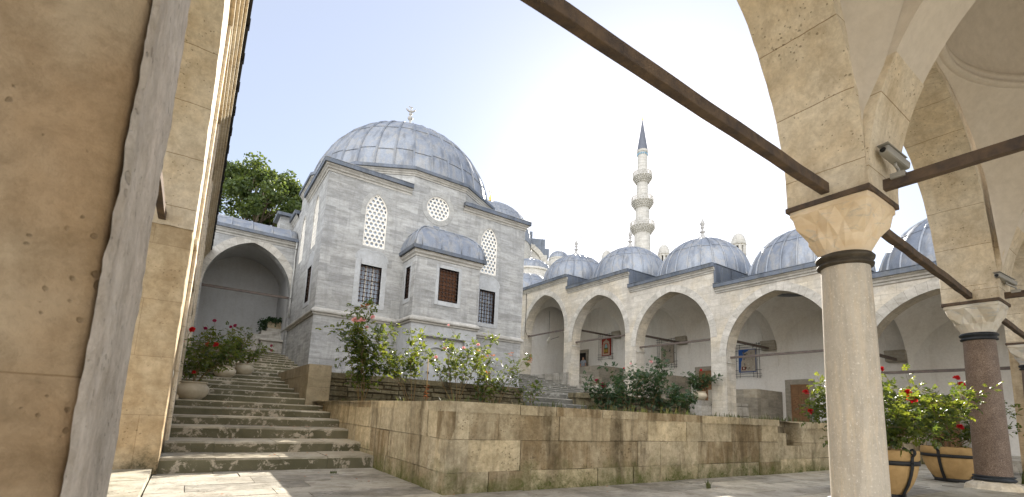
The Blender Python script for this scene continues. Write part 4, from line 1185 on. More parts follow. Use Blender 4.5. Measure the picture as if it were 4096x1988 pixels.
def band(M, poly, prof, z, closed=True):
    rings = [[(x, y, z+pz) for x, y in offs(poly, d)] for d, pz in prof] if closed else None
    n = len(poly)
    for q in range(len(prof)-1):
        for i in range(n):
            j = (i+1) % n
            M.face([rings[q][i], rings[q][j], rings[q+1][j], rings[q+1][i]])
CORN = [(0.0,-0.30),(0.03,-0.30),(0.04,-0.22),(0.09,-0.18),(0.10,-0.12),(0.16,-0.06),(0.17,0.0),(0.0,0.0)]
M = MB(); band(M, oct_, [(a*0.8, b*0.8) for a, b in CORN], DZ-0.0); M.build('drum_cornice', M_['trim'], tomb)
M = MB(); band(M, oct_, [(0.1,0.0),(0.19,0.0),(0.20,0.02),(0.20,0.15),(0.17,0.18),(-0.35,0.30)], DZ)
M.build('drum_eave', M_['leaddark'], tomb)
# corner roofs over the square base
def corner(cx, cy, sx, sy, cut, cut2):
    M = MB(); ML = MB(); MC = MB()
    # outline: corner, along x, along y
    A = (cx, cy); B = (cx+sx*cut, cy); C = (cx, cy+sy*cut2)
    o = 0.24
    z = EZ
    P0 = (cx-sx*o, cy-sy*o); P1 = (B[0]-sx*0.02, cy-sy*o); P2 = (cx-sx*o, C[1]-sy*0.02)
    inx = (B[0]-sx*0.02, cy+sy*0.02); iny = (cx+sx*0.02, C[1]-sy*0.02)
    rim = [P1, P0, P2]
    for a, b in ((P1, P0), (P0, P2)):
        M.face([(a[0],a[1],z+0.0),(b[0],b[1],z+0.0),(b[0],b[1],z+0.19),(a[0],a[1],z+0.19)])
        ML.tube([(a[0],a[1],z+0.19),(b[0],b[1],z+0.19)], 0.02, 5)
    M.face([(*P1,z),(*inx,z),(*A,z),(*iny,z),(*P2,z),(*P0,z)])
    M.face([(*P0,z+0.19),(*P1,z+0.19),(*inx,z+0.2),(*iny,z+0.2),(*P2,z+0.19)])
    M.face([(*P1,z),(*P1,z+0.19),(*inx,z+0.2),(*inx,z)]); M.face([(*P2,z),(*P2,z+0.19),(*iny,z+0.2),(*iny,z)])
    for (a, b, dx, dy) in ((A, inx, 0, -sy), (A, iny, -sx, 0)):
        for (d0, z0), (d1, z1) in zip(CORN[:-1], CORN[1:]):
            e = lambda p, d, t: (p[0]+dx*d-(sx*d if t else 0)*(1 if dy else 0), p[1]+dy*d-(sy*d if t else 0)*(1 if dx else 0))
            MC.face([(*e(a,d0,1),z+z0),(*e(b,d0,0),z+z0),(*e(b,d1,0),z+z1),(*e(a,d1,1),z+z1)])
    o = M.build('corner_roof', M_['leaddark'], tomb); ML.build('roof_edge', M_['lead'], o); MC.build('cornice', M_['trim'], o)
corner(TX0, TY, 1, 1, 3.72, 4.3); corner(TX1, TY, -1, 1, 3.85, 4.0); corner(TX0, TYB, 1, -1, 3.7, 3.7); corner(TX1, TYB, -1, -1, 3.7, 3.7)
lead_dome(tomb, (CX, CY), 5.0, 5.0, 11.93, 34, (17, 39, 60, 76), rr_=0.06, fin=False, eav=0.0)
# crescent finial
M = MB(); zt = 0; FS = 0.76
M.lathe([(0.42,-0.05),(0.38,0.08),(0.2,0.16),(0.12,0.26),(0.12,0.42),(0.2,0.5),(0.30,0.62),(0.31,0.74),(0.22,0.86),(0.13,1.05),(0.08,1.35),(0.07,1.48),(0.18,1.56),(0.21,1.66),(0.17,1.76),(0.07,1.82),(0.07,1.92),(0.13,1.98),(0.13,2.06),(0.05,2.12),(0.05,2.26),(0,2.28)], (0, 0, 0), 20)
M.tube([(0.40*math.sin(R(k*10)), 0, 2.66-0.42*math.cos(R(k*10))) for k in range(-6, 7)], [0.05,0.06,0.07,0.07,0.08,0.09,0.09,0.09,0.08,0.07,0.07,0.06,0.05], 6)
M.tube([(0, 0, 2.2), (0, 0, 2.45), (0.06, 0, 2.55), (-0.05, 0, 2.64)], 0.05)
M.tube([(-0.16, 0, 2.68), (-0.04, 0, 2.60), (0.12, 0, 2.62)], 0.04)
M.xf(Matrix.Translation((CX, CY, 16.9)) @ Matrix.Rotation(R(-20), 4, 'Z') @ Matrix.Scale(FS, 4))
M.build('finial', M_['finial'], tomb)
# small roof block to the north-west and vertical lead roof behind
M = MB(); M.box(TX0-0.7, TX0+0.3, 28.3, 29.6, 9.0, 11.45); M.build('corner_turret', M_['tomb'], tomb)
M = MB(); M.box(TX0-0.9, TX0+0.4, 28.1, 29.8, 11.45, 11.62); M.build('turret_roof', M_['leaddark'], tomb)
# string course (front, west, east), moulded
M = MB()
STP = [(0.0,-0.20),(0.05,-0.20),(0.06,-0.13),(0.12,-0.10),(0.13,-0.04),(0.10,-0.02),(0.08,0.03),(0.0,0.10)]
sq = [(TX0,TY),(7.34,TY),(7.34,18.5),(10.52,18.5),(10.52,TY),(TX1,TY),(TX1,TYB),(TX0,TYB)]
band(M, sq, STP, ST); M.build('string_course', M_['trim'], tomb)
# projecting bay
BY = 18.5
def fBf(u, v, z): return Vector((u, BY+v, z))
def fBw(u, v, z): return Vector((7.34+v, -u, z))
M = MB()
wall_holes(M, fBf, 7.34, 10.52, ST, 7.84, [rect_hole(8.47, 9.44, 5.76, 7.24)], 0.25)
wall_holes(M, fBw, -TY, -BY, ST, 7.84, [rect_hole(-19.5, -19.0, 5.76, 7.2)], 0.25)
M.face([(10.52,BY,ST),(10.52,TY,ST),(10.52,TY,7.84),(10.52,BY,7.84)])
bay = M.build('projecting_bay', M_['tomb'], tomb)
bp = [(7.34,BY),(10.52,BY),(10.52,TY-0.003),(7.34,TY-0.003)]
M = MB(); band(M, bp, [(0.0,-0.28),(0.03,-0.28),(0.04,-0.2),(0.1,-0.14),(0.11,-0.05),(0.11,0.0),(0,0.0)], 7.84); M.build('bay_cornice', M_['trim'], bay)
M = MB(); band(M, bp, [(0.05,0.0),(0.22,0.0),(0.23,0.15),(0.2,0.17),(0.0,0.18)], 7.84); M.build('bay_eave', M_['leaddark'], bay)
# cloister-vault style lead roof: quarter barrel from three sides
M = MB()
bx0, bx1, by0 = 7.16, 10.70, BY-0.18
cxb, hx, hy = (bx0+bx1)/2, (bx1-bx0)/2, TY-by0
HB = 1.42
def hb(X, Y):
    k = max(abs(X), 1-Y)
    return HB*math.sqrt(max(0, 1-k**2.1))
M.grid(lambda u, v: (cxb+hx*(2*u-1), by0+hy*v, 8.0+hb(2*u-1, min(1, v*1.0))), 36, 20)
for s_ in (-1, 1):
    M.tube([(cxb+s_*hx*(1-t/14), by0+hy*(t/14), 8.01+hb(1-t/14, t/14)) for t in range(15)], 0.035, 5)
    for q in (0.28, 0.8):
        M.tube([(cxb+s_*hx*q*0.999, by0+hy*(1-max(q, 1-t/14)) if False else by0+hy*t/14*(1.0), 8.01+hb(q, t/14)) for t in range(15)], 0.03, 5)
    for q in (0.55,): M.tube([(cxb+s_*hx*(1-t/10*0.999), by0+hy*q, 8.01+hb(1-t/10, q)) for t in range(11)], 0.03, 5)
M.tube([(cxb+hx*0.55*(2*t/12-1)*1.0, by0+hy*0.42, 8.008+hb(0.55*(2*t/12-1), 0.42)) for t in range(13)], 0.015, 4)
M.build('bay_roof', M_['lead'], bay)
M = MB()   # stepped lead apron against the wall
for k in range(6):
    x = bx0+0.02+k*0.30; zt = 8.25+k*0.30
    zt = min(zt, 9.72)
    M.box(x, x+0.30, TY-0.03, TY-0.001, 7.95, zt); 
    M.box(bx1-0.02-k*0.30-0.30, bx1-0.02-k*0.30, TY-0.03, TY-0.001, 7.95, min(zt, 9.62))
M.build('lead_apron', M_['lead'], bay)
# lower bay: marble portal with panels
M = MB()
wall_holes(M, fBf, 7.34, 10.52, 1.6, ST-0.2, [rect_hole(7.92, 9.95, 1.6, 4.12)], 0.22)
M.face([(7.34,BY,1.6),(7.34,TY,1.6),(7.34,TY,ST-0.2),(7.34,BY,ST-0.2)]); M.face([(10.52,BY,1.6),(10.52,TY,1.6),(10.52,TY,ST-0.2),(10.52,BY,ST-0.2)])
M.build('portal', M_['marble'], bay)
M = MB(); M.box(7.92, 9.95, BY+0.23, BY+0.3, 1.6, 4.12)
def fPn(u, v, z): return Vector((u, BY+0.15+v, z))
arch_wall(M, fPn, 7.92, 9.95, 8.93, 0.86, 0.55, 1.6, 3.1, 4.12, 0.10, 12, 1)
for k in (0, 1):
    x = 8.12+k*0.86
    M.box(x, x+0.72, BY+0.215, BY+0.235, 1.9, 3.0); M.box(x+0.08, x+0.64, BY+0.2, BY+0.215, 1.98, 2.92)
M.box(7.34, 7.9, BY-0.03, BY-0.001, 1.6, 4.15); M.box(9.97, 10.52, BY-0.03, BY-0.001, 1.6, 4.15); M.box(7.34, 10.52, BY-0.045, BY-0.001, 4.15, 4.24)
M.build('marble_panels', M_['marble'], bay, bevel=0.006)
for x in (8.3, 9.35, 11.3, 6.05):
    M = MB(); yb = BY+0.2 if 7.3 < x < 10.5 else TY; yf = yb-0.18
    M.tube([(x, yb, 2.62), (x, yf, 2.60), (x, yf-0.04, 2.52)], 0.025); M.build('tap', M_['iron'], tomb)
# small arched marble fountain panels on the lower wall
for x in (11.3, 6.05):
    M = MB(); f = lambda u, v, z: Vector((u, TY-0.03+v, z))
    M.box(x-0.45, x+0.45, TY-0.02, TY-0.001, 1.8, 3.25)
    arch_ring(M, lambda u, v, z: Vector((u, TY-0.02+v, z)), x, 0.28, 0.30, 2.72, 0.05, -0.03, 0.0, 8, jamb=0.8)
    M.box(x-0.5, x+0.5, TY-0.25, TY-0.001, 2.02, 2.14)
    M.build('fountain_panel', M_['marble'], tomb)

# windows
def grille(M, f, u0, u1, z0, z1, v, nu, nz, r=0.014, balls=True):
    for i in range(nu):
        u = u0+(u1-u0)*(i+0.5)/nu; M.tube([f(u, v, z0), f(u, v, z1)], r, 5)
        for j in range(nz):
            z = z0+(z1-z0)*(j+0.5)/nz
            if balls:
                c = f(u, v, z); s_ = r*2.1
                M.box(c.x-s_, c.x+s_, c.y-s_, c.y+s_, c.z-s_, c.z+s_)
    for j in range(nz):
        z = z0+(z1-z0)*(j+0.5)/nz; M.tube([f(u0, v, z), f(u1, v, z)], r, 5)
def rect_window(f, u0, u1, z0, z1, fw_, parent, backing, nu=6, nz=9, dep=0.25, tym=True, gv=0.06):
    M = MB(); p = -0.02
    def bx(a, b, c, d, v0, v1): M.hull8([f(a,v0,c), f(b,v0,c), f(b,v1,c), f(a,v1,c), f(a,v0,d), f(b,v0,d), f(b,v1,d), f(a,v1,d)])
    bx(u0-fw_, u0, z0-0.2, z1+fw_, p, dep); bx(u1, u1+fw_, z0-0.2, z1+fw_, p, dep)
    bx(u0, u1, z1, z1+fw_, p, dep); bx(u0, u1, z0-0.2, z0, p, dep)
    fr = M.build('window', M_['marble'], parent, bevel=0.008)
    M = MB(); M.face([f(u0-0.05,dep-0.02,z0-0.05), f(u1+0.05,dep-0.02,z0-0.05), f(u1+0.05,dep-0.02,z1+0.05), f(u0-0.05,dep-0.02,z1+0.05)])
    pn = M.build('pane' if backing == 'glass' else 'shutter', M_[backing], fr, solid=0.01)
    M = MB()
    if backing == 'glass':
        for k in (0.33, 0.66):
            bx(u0+(u1-u0)*k-0.025, u0+(u1-u0)*k+0.025, z0, z1, dep-0.07, dep-0.03)
        bx(u0, u1, z0+(z1-z0)*0.62, z0+(z1-z0)*0.62+0.04, dep-0.07, dep-0.03)
        M.build('glazing_bar', M_['lattice'], fr)
    else:
        for a, b in ((0.06, 0.47), (0.53, 0.94)):
            for c, d in ((0.05, 0.3), (0.35, 0.62), (0.67, 0.95)):
                bx(u0+(u1-u0)*a, u0+(u1-u0)*b, z0+(z1-z0)*c, z0+(z1-z0)*d, dep-0.05, dep-0.03)
        M.build('shutter_panel', M_['darkwood'], fr)
    M = MB(); grille(M, f, u0, u1, z0, z1, gv, nu, nz); M.build('grille', M_['grille'], fr)
    if tym:
        M = MB(); c = (u0+u1)/2; f2 = lambda u, v, z: f(u, v-0.016, z)
        arch_ring(M, f2, c, (u1-u0)/2+fw_-0.02, 0.34, z1+fw_+0.01, 0.07, 0.0, 0.02, 10)
        P = [(c+u, z1+fw_+0.01+z) for u, z in pointed((u1-u0)/2+fw_-0.02, 0.34, 10)]
        M.face([f(u, -0.008, z) for u, z in P])
        M.build('relieving_arch', M_['marble'], fr)
    return fr
rect_window(fF, 5.46, 6.39, 5.44, 7.12, 0.23, tomb, 'glass')
rect_window(fF, 11.41, 12.34, 5.44, 7.12, 0.23, tomb, 'glass')
rect_window(fWst, -22.3, -21.45, 5.44, 7.05, 0.2, tomb, 'glass')
rect_window(fBf, 8.47, 9.44, 5.76, 7.24, 0.14, tomb, 'darkwood', 6, 9, 0.22, False)
rect_window(fBw, -19.5, -19.0, 5.76, 7.2, 0.14, tomb, 'darkwood', 3, 9, 0.22, False)

def lattice_window(f, c, shape, zc, half, h0, hs, rise, parent, name):
    """pale lattice slab with rows of round glass eyes, cut to the opening"""
    fr_d = 0.05
    if shape == 'round': out = [(c+half*math.cos(2*PI*k/40), zc+half*math.sin(2*PI*k/40)) for k in range(40)]
    else: out = [(c-half, h0), (c+half, h0)] + [(c+u, hs+z) for u, z in reversed(pointed(half, rise, 12))]
    def inside(x, z, mrg):
        if shape == 'round': return (x-c)**2+(z-zc)**2 < (half-mrg)**2
        if z < h0+mrg: return False
        if z <= hs: return abs(x-c) < half-mrg
        r = (half*half+rise*rise)/(2*half); cxo = r-half
        return (abs(x-c)+cxo)**2+(z-hs)**2 < (r-mrg)**2
    # glass plane behind, lattice made of hexagonal cells with round holes
    M = MB(); M.face([f(x, 0.12, z) for x, z in out]); 
    gl = M.build('lattice_window', M_['glass'], parent, solid=0.02)
    gl.name = name
    M = MB(); p = 0.205; rh = 0.073; row = 0; z = (h0 if shape != 'round' else zc-half)-p
    top = (hs+rise if shape != 'round' else zc+half)+p
    while z < top:
        x = c-half-p+(p/2 if row % 2 else 0)
        while x < c+half+p:
            for k in range(12):
                a0 = 2*PI*k/12; a1 = 2*PI*(k+1)/12
                def hexr(a):
                    m_ = ((a-PI/6) % (PI/3))-PI/6
                    return (p/2)/math.cos(((a) % (PI/3))-PI/6) if True else 0
                hx_ = lambda a: (x+math.cos(a+0)*(p/2)/math.cos(((a+PI/6) % (PI/3))-PI/6), z+math.sin(a)*(p/2)/math.cos(((a+PI/6) % (PI/3))-PI/6))
                A, B = hx_(a0), hx_(a1)
                Ci, Di = (x+rh*math.cos(a1), z+rh*math.sin(a1)), (x+rh*math.cos(a0), z+rh*math.sin(a0))
                if all(inside(q[0], q[1], -0.02) for q in (A, B)) and inside((A[0]+B[0])/2, (A[1]+B[1])/2, 0):
                    cl = lambda q: q if inside(q[0], q[1], 0.0) else (c+(q[0]-c)*0.96, q[1])
                    A2, B2, C2_, D2 = A, B, Ci, Di
                    M.face([f(A2[0], 0.03, A2[1]), f(B2[0], 0.03, B2[1]), f(C2_[0], 0.04, C2_[1]), f(D2[0], 0.04, D2[1])])
                    M.face([f(D2[0], 0.04, D2[1]), f(C2_[0], 0.04, C2_[1]), f(C2_[0], 0.11, C2_[1]), f(D2[0], 0.11, D2[1])])
            x += p
        z += p*0.866; row += 1
    # thin border strip
    n = len(out)
    for i in range(n):
        a, b = out[i], out[(i+1) % n]
        def inn(q):
            cc = (c, zc if shape == 'round' else min(max(q[1], h0+0.3), hs))
            d = Vector((cc[0]-q[0], cc[1]-q[1])); d.normalize(); return (q[0]+d.x*fr_d, q[1]+d.y*fr_d)
        a2, b2 = inn(a), inn(b)
        M.face([f(a[0],0.015,a[1]), f(b[0],0.015,b[1]), f(b2[0],0.015,b2[1]), f(a2[0],0.015,a2[1])])
        M.face([f(a2[0],0.015,a2[1]), f(b2[0],0.015,b2[1]), f(b2[0],0.05,b2[1]), f(a2[0],0.05,a2[1])])
    M.build('lattice', M_['lattice'], gl)
    return gl
for f, c in ((fF, 5.94), (fF, 11.83), (fWst, -21.85), (fWst, -24.75)):
    g = lattice_window(f, c, 'arch', 0, 0.49, 7.98, 9.60, 0.86, tomb, 'arched_window')
    M = MB(); arch_ring(M, lambda u, v, z, f=f: f(u, v-0.014, z), c, 0.49, 0.86, 9.60, 0.20, 0.0, 0.06, 12, jamb=0.25); M.build('window_surround', M_['trim2'] if 'trim2' in M_ else M_['ring'], g)
g = lattice_window(fF, 8.88, 'round', 10.63, 0.60, 0, 0, 0, tomb, 'round_window')
M = MB()
for k in range(40):
    a0, a1 = 2*PI*k/40, 2*PI*(k+1)/40
    q = lambda r, a, v: (8.88+r*math.cos(a), TY+v, 10.63+r*math.sin(a))
    M.face([q(0.60,a0,-0.016), q(0.60,a1,-0.016), q(0.84,a1,-0.016), q(0.84,a0,-0.016)], [(0.84*a0,0),(0.84*a1,0),(0.84*a1,0.24),(0.84*a0,0.24)])
    M.face([q(0.84,a0,-0.016), q(0.84,a1,-0.016), q(0.84,a1,0.0), q(0.84,a0,0.0)]); M.face([q(0.60,a0,-0.016), q(0.60,a1,-0.016), q(0.60,a1,0.05), q(0.60,a0,0.05)])
M.build('window_surround', M_['trim2'], g)

# ================================================================== ARCHED PASSAGE at the head of the stairs
ps = thing('arched_passage', 'shaded pointed arch with rounded lead roof closing the top of the stairs', 'building', (1.8, 26, 0))
fC, _ = frame_map((0, 26.0), (1, 26.0))
M = MB(); arch_wall(M, fC, -0.25, 3.775, 1.79, 1.90, 2.42, 3.0, 6.45, 9.30, 0.6, 24, 2); M.build('wall', M_['tomb'], ps)
M = MB(); arch_ring(M, fC, 1.79, 1.90, 2.42, 6.45, 0.36, -0.015, 0.05, 24); M.build('arch_ring', M_['ring'], ps)
M = MB(); M.grid(lambda u, v: (-0.2+3.96*u, 26.0-[0,0.03,0.04,0.1,0.12,0.17,0.17,0][int(round(v*7))], 9.30+[-0.3,-0.3,-0.22,-0.18,-0.1,-0.06,0,0][int(round(v*7))]), 1, 7, False); M.build('cornice', M_['trim'], ps)
M = MB(); M.box(-0.2, 3.76, 25.74, 30.5, 9.30, 9.46); M.build('roof_edge', M_['leaddark'], ps)
M = MB()
M.grid(lambda u, v: (-0.2+3.93*u, 25.9+4.2*v, 9.42+1.02*math.sin(PI*min(1, v*1.0))**0.6), 16, 24)
M.face([(3.73, 25.9+4.2*k/24, 9.42+1.02*math.sin(PI*k/24)**0.6) for k in range(25)])
for k in range(5):
    x = -0.15+3.85*k/4.3
    M.tube([(x, 25.9+4.2*t/24, 9.43+1.02*math.sin(PI*t/24)**0.6) for t in range(25)], 0.04, 5)
M.build('lead_roof', M_['lead'], ps)
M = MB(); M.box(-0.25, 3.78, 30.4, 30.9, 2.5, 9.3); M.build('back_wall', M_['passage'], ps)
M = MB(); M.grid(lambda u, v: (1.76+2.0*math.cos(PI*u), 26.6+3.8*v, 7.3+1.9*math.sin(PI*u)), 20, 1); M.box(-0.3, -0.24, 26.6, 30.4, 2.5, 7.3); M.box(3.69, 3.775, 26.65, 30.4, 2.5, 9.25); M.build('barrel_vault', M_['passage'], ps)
M = MB(); M.bar((-0.12, 26.3, 6.42), (3.72, 26.3, 6.42), 0.09, 0.12, nseg=8, jit=0.004); M.build('tie_rod', M_['rustgrey'], ps)
pt_ = MB(); pt_.tube([(3.70, 25.85, 9.4), (3.70, 25.7, 9.1), (3.70, 25.9, 8.6), (3.70, 25.7, 7.8), (3.70, 25.8, 7.0), (3.70, 25.75, 6.0), (3.70, 25.6, 5.3)], 0.045, 8)
for z in (8.9, 7.6, 6.3): pt_.tube([(3.70, 25.75, z), (3.70, 25.75, z+0.08)], 0.06, 8)
tag(pt_.build('drainpipe', M_['pipe']), 'pale zinc drainpipe running down the inner corner beside the passage arch', 'pipe')
# stepped block seat and trough with ivy at the head of the stairs
bn = thing('stone_fountain', 'stepped grey stone bench and basin at the head of the stairs', 'fountain', (2.8, 27.5, tops[-1]))
zt = tops[-1]-0.4
M = MB()
for (x0, x1, y0, z1) in ((1.85, 3.77, 26.9, 4.22), (2.35, 3.77, 27.2, 4.5), (2.75, 3.77, 27.5, 4.75), (3.0, 3.77, 27.7, 4.95)): M.box(x0, x1, y0, 30.3, zt, z1)
M.box(2.6, 3.75, 26.5, 26.9, 4.12, 4.24); M.box(2.68, 3.7, 26.6, 26.9, zt, 4.12)
M.build('bench_blocks', M_['whiteblock'], bn, bevel=0.02)
tr = thing('stone_planter', 'small stone trough overgrown with dark ivy, under the passage arch', 'planter', (3.35, 27.9, 4.95))
M = MB(); M.box(3.02, 3.72, 27.72, 28.1, 4.95, 5.32); M.build('trough', M_['parapet'], tr, bevel=0.02)

# ================================================================== LEFT BUILDING along the stairs
lb = thing('stone_hall', 'tall sunlit tan stone hall wall with pilasters and dark projecting eave on the far left', 'building', (-0.6, 16, 0))
def fL(u, v, z): return Vector((-0.22-v, u, z))
M = MB()
h = []
for yc in (11.2, 14.8, 18.4, 22.0): h.append(arch_hole(yc, 0.95, 3.9+0.0*yc, 6.2, 1.15))
wall_holes(M, fL, 8.745, 26.2, 0.0, 7.6, h, 0.5)
for yc in (11.2, 14.8, 18.4, 22.0): M.face([fL(yc-1, 0.5, 3.85), fL(yc+1, 0.5, 3.85), fL(yc+1, 0.5, 7.4), fL(yc-1, 0.5, 7.4)])
M.build('wall', M_['hall'] if 'hall' in M_ else M_['near'], lb)
M = MB(); M.box(-0.9, -0.22, -4, 8.745, 6.9, 7.6); M.build('upper_wall', M_['near'], lb)
M = MB()
for k, y in enumerate((9.35, 13.0, 16.6, 20.2, 23.8)): M.box(-0.22, -0.165, y-0.25, y+0.25, 0.0, 7.6)
for z, d in ((3.42, 0.05), (7.6, 0.08), (7.72, 0.14), (7.84, 0.20), (7.95, 0.26)): M.box(-0.3, -0.22+d, 2.4 if z > 5 else 8.75, 26.0, z, z+0.115)
M.build('pilasters_and_mouldings', M_['near_arch'], lb, bevel=0.015)
M = MB(); M.box(-3.5, 0.10, -4, 26.1, 8.07, 8.22)
y = 3.0
while y < 26: M.box(0.06, 0.115, y-0.03, y+0.03, 8.02, 8.25); y += 1.1
M.build('eave', M_['iron'], lb)
M = MB(); M.box(-3.4, -0.3, -4, 26.0, 7.6, 8.07); M.build('roof', M_['leaddark'], lb)
# ================================================================== PLANTS
def rand_dir(r, zmin=-1.0):
    while True:
        v = Vector((r.uniform(-1,1), r.uniform(-1,1), r.uniform(zmin,1)))
        if 0.05 < v.length < 1: return v.normalized()
def leaf(M, p, d, n, l, w_, tone):
    """folded six-point leaf from p along d with normal n"""
    s_ = d.cross(n).normalized()
    m1 = p+d*l*0.35; m2 = p+d*l*0.72; tip = p+d*l-n*l*0.12
    a1 = m1+s_*w_*0.5+n*w_*0.16; a2 = m2+s_*w_*0.42+n*w_*0.12-n*l*0.04; b1 = m1-s_*w_*0.5+n*w_*0.16; b2 = m2-s_*w_*0.42+n*w_*0.12-n*l*0.04
    M.face([p, a1, a2, tip], tone=tone); M.face([p, tip, b2, b1], tone=tone)
def spray(M, p, d, r, l, n=5, ton=None):
    """compound rose leaf: leaflets in pairs on a short arching stalk"""
    d = d.normalized(); nrm = Vector((0,0,1))-d*d.z
    nrm = (nrm.normalized() if nrm.length > 0.1 else Vector((1,0,0)))+rand_dir(r)*0.35; nrm.normalize()
    s_ = d.cross(nrm).normalized(); t = r.random() if ton is None else ton
    q = p+d*l*0.6
    leaf(M, p+d*l*1.6, (d-Vector((0,0,0.35))).normalized(), nrm, l*1.1, l*0.78, min(1, t+r.uniform(-.2,.2)))
    for k, o in ((1, 0.75), (2, 1.35)):
        if n < 5 and k == 1: continue
        for sg in (-1, 1):
            leaf(M, p+d*l*o, (s_*sg+d*0.45-Vector((0,0,0.2))+rand_dir(r)*0.15).normalized(), (nrm+rand_dir(r)*0.2).normalized(), l*r.uniform(0.8,1.05), l*0.7, max(0, min(1, t+r.uniform(-.25,.25))))
def cane(M, p, d, length, r0, r, droop=0.15, n=7, wob=0.12):
    pts = [Vector(p)]; d = d.normalized()
    for i in range(n):
        d = (d+rand_dir(r)*wob+Vector((0,0,-droop*(i/n)))).normalized()
        pts.append(pts[-1]+d*length/n)
    M.tube(pts, [max(0.0025, r0*(1-0.75*i/n)) for i in range(n+1)], 5, False)
    return pts
def rose(parent, p, n, rad, mat, r, name='bloom'):
    M = MB(); n = n.normalized()
    s_ = n.cross(Vector((0.3,0.5,0.8))).normalized(); t = n.cross(s_)
    for ring_, (cnt, op, rr_, h) in enumerate(((5, 1.15, 1.0, -0.1), (5, 0.75, 0.82, 0.1), (5, 0.4, 0.6, 0.25), (4, 0.12, 0.36, 0.38))):
        for k in range(cnt):
            a = 2*PI*(k+0.5*ring_)/cnt+r.uniform(-.15,.15)
            o = s_*math.cos(a)+t*math.sin(a); e = s_*-math.sin(a)+t*math.cos(a)
            R_ = rad*rr_*r.uniform(0.88,1.1); W = R_*1.15
            def fn(u, v):
                x = (u-0.5)*2; y = v
                out_ = R_*(0.12+0.88*y)*math.sin(min(1.4, 0.5+op))
                up_ = rad*(h+0.55*y*math.cos(op*0.9))-rad*0.16*max(0, y-0.8)*5*op
                return Vector(p)+o*(out_-0.12*R_*x*x)+e*(x*W*0.6*math.sin(PI*min(1, 0.15+0.75*y)))+n*(up_+0.1*rad*x*x)
            M.grid(fn, 3, 3, tone=r.random())
    return M.build(name, M_[mat], parent, weld=False, rec=False)
def rose_bush(label, base, height, spread, seed, canes=5, ncl=900, lsize=0.055, leafm='leaf', blooms=(), red_tips=0, lean=(0,0), foot=0.25, dens=1.0, group=None, name='rose_bush', parent=None, shape=None):
    r = random.Random(seed)
    t = parent or thing(name, label, 'rose bush', base, group='rose bushes growing in the raised bed')
    Ms = MB(); Ml = MB(); Mr = MB()
    B = Vector(base); tips = []; nodes = []
    for c in range(canes):
        a = 2*PI*c/canes+r.uniform(-.5,.5)
        d = Vector((math.cos(a)*spread/height*0.6+lean[0], math.sin(a)*spread/height*0.6+lean[1], 1))
        L = height*r.uniform(0.7,1.05)
        pts = cane(Ms, B+Vector((math.cos(a)*0.05, math.sin(a)*0.05, 0)), d, L, 0.012, r)
        for i in range(2, len(pts)):
            f = i/(len(pts)-1)
            nodes.append((pts[i], f))
            for k in range(2 if f > 0.3 else 1):
                b = rand_dir(r, -0.1); b = (b*0.9+(pts[i]-pts[i-1]).normalized()*0.5)
                q = cane(Ms, pts[i], b, height*r.uniform(0.15,0.32)*(0.6+0.5*spread/height), 0.005, r, 0.3, 4, 0.25)
                nodes += [(x, f) for x in q[1:]]
                tips.append(q[-1])
    good = [n_ for n_ in nodes if n_[0].z-B.z > foot*height]
    for k in range(int(ncl*dens)):
        p, f = r.choice(good)
        o = rand_dir(r); j = p+o*r.uniform(0.0, 0.07*height/1.2+0.02)
        spray(Ml, j, (o+Vector((0,0,0.25)))*1.0, r, lsize*r.uniform(0.65,1.15))
    for k in range(red_tips):
        p = sorted(tips, key=lambda v: -v.z)[k % max(1, len(tips)//3)]
        for q in range(4): spray(Mr, p+rand_dir(r)*0.04, rand_dir(r, 0.0), r, lsize*0.7)
    Ms.build('stems', M_['bark'], t, weld=False, rec=False)
    Ml.build('foliage', M_[leafm], t, weld=False, rec=False)
    if red_tips and Mr.f: Mr.build('young_leaves', M_['youngleaf'], t, weld=False, rec=False)
    for (dx, dy, dz, rad, mat) in blooms:
        p = B+Vector((dx, dy, dz))
        rose(t, p, Vector((-0.35, -0.6, 0.55))+rand_dir(r)*0.35, rad, mat, r)
        near_ = min(nodes, key=lambda n_: (n_[0]-p).length)[0]
        M = MB(); M.tube([near_, near_.lerp(p, 0.5)+Vector((0,0,0.02)), p], 0.004, 4); M.build('bloom_stalk', M_['bark'], t)
    return t

SZ = 1.10
rose_bush('tall dense rose bush with large pale pink blooms at its top, leftmost in the bed', (3.52,11.7,SZ), 2.22, 0.72, 101, 6, 820, 0.07,
          blooms=((-0.34,0,2.00,0.11,'pink'),(-0.16,-0.05,2.02,0.11,'pink'),(-0.22,-0.05,1.76,0.11,'pink'),(0.1,0,2.16,0.07,'pink'),(-0.02,0.0,1.88,0.06,'pink')), red_tips=2, foot=0.18)
rose_bush('sunlit loose rose bush with bare forked stems, beside the bamboo stake', (4.84,11.8,SZ), 1.86, 1.15, 102, 4, 400, 0.066, foot=0.42, lean=(-0.12,0))
rose_bush('wide sunlit rose bush with small pink buds in front of the tomb portal', (6.20,11.85,SZ), 2.05, 1.35, 103, 5, 560, 0.066, foot=0.42,
          blooms=((-0.45,0,1.62,0.06,'pink'),(0.15,0,1.7,0.06,'pink'),(-0.38,0,2.3,0.035,'pink'),(0.62,0,1.85,0.06,'pink'),(-0.7,0,1.35,0.06,'pink')), lean=(-0.1,0))
rose_bush('low sunlit rose bush just right of the bed centre, glossy leaves', (6.90,11.7,SZ), 1.02, 0.6, 107, 4, 150, 0.06, foot=0.2, red_tips=1)
rose_bush('sparse sunlit rose bush with orange red young shoots before the tomb corner', (7.56,11.9,SZ), 1.73, 1.25, 104, 5, 340, 0.066, foot=0.32, red_tips=7)
rose_bush('small thin rose shoot with purple stem at the right end of the lit bushes', (8.76,11.9,SZ), 1.13, 0.7, 105, 3, 130, 0.06, foot=0.25)
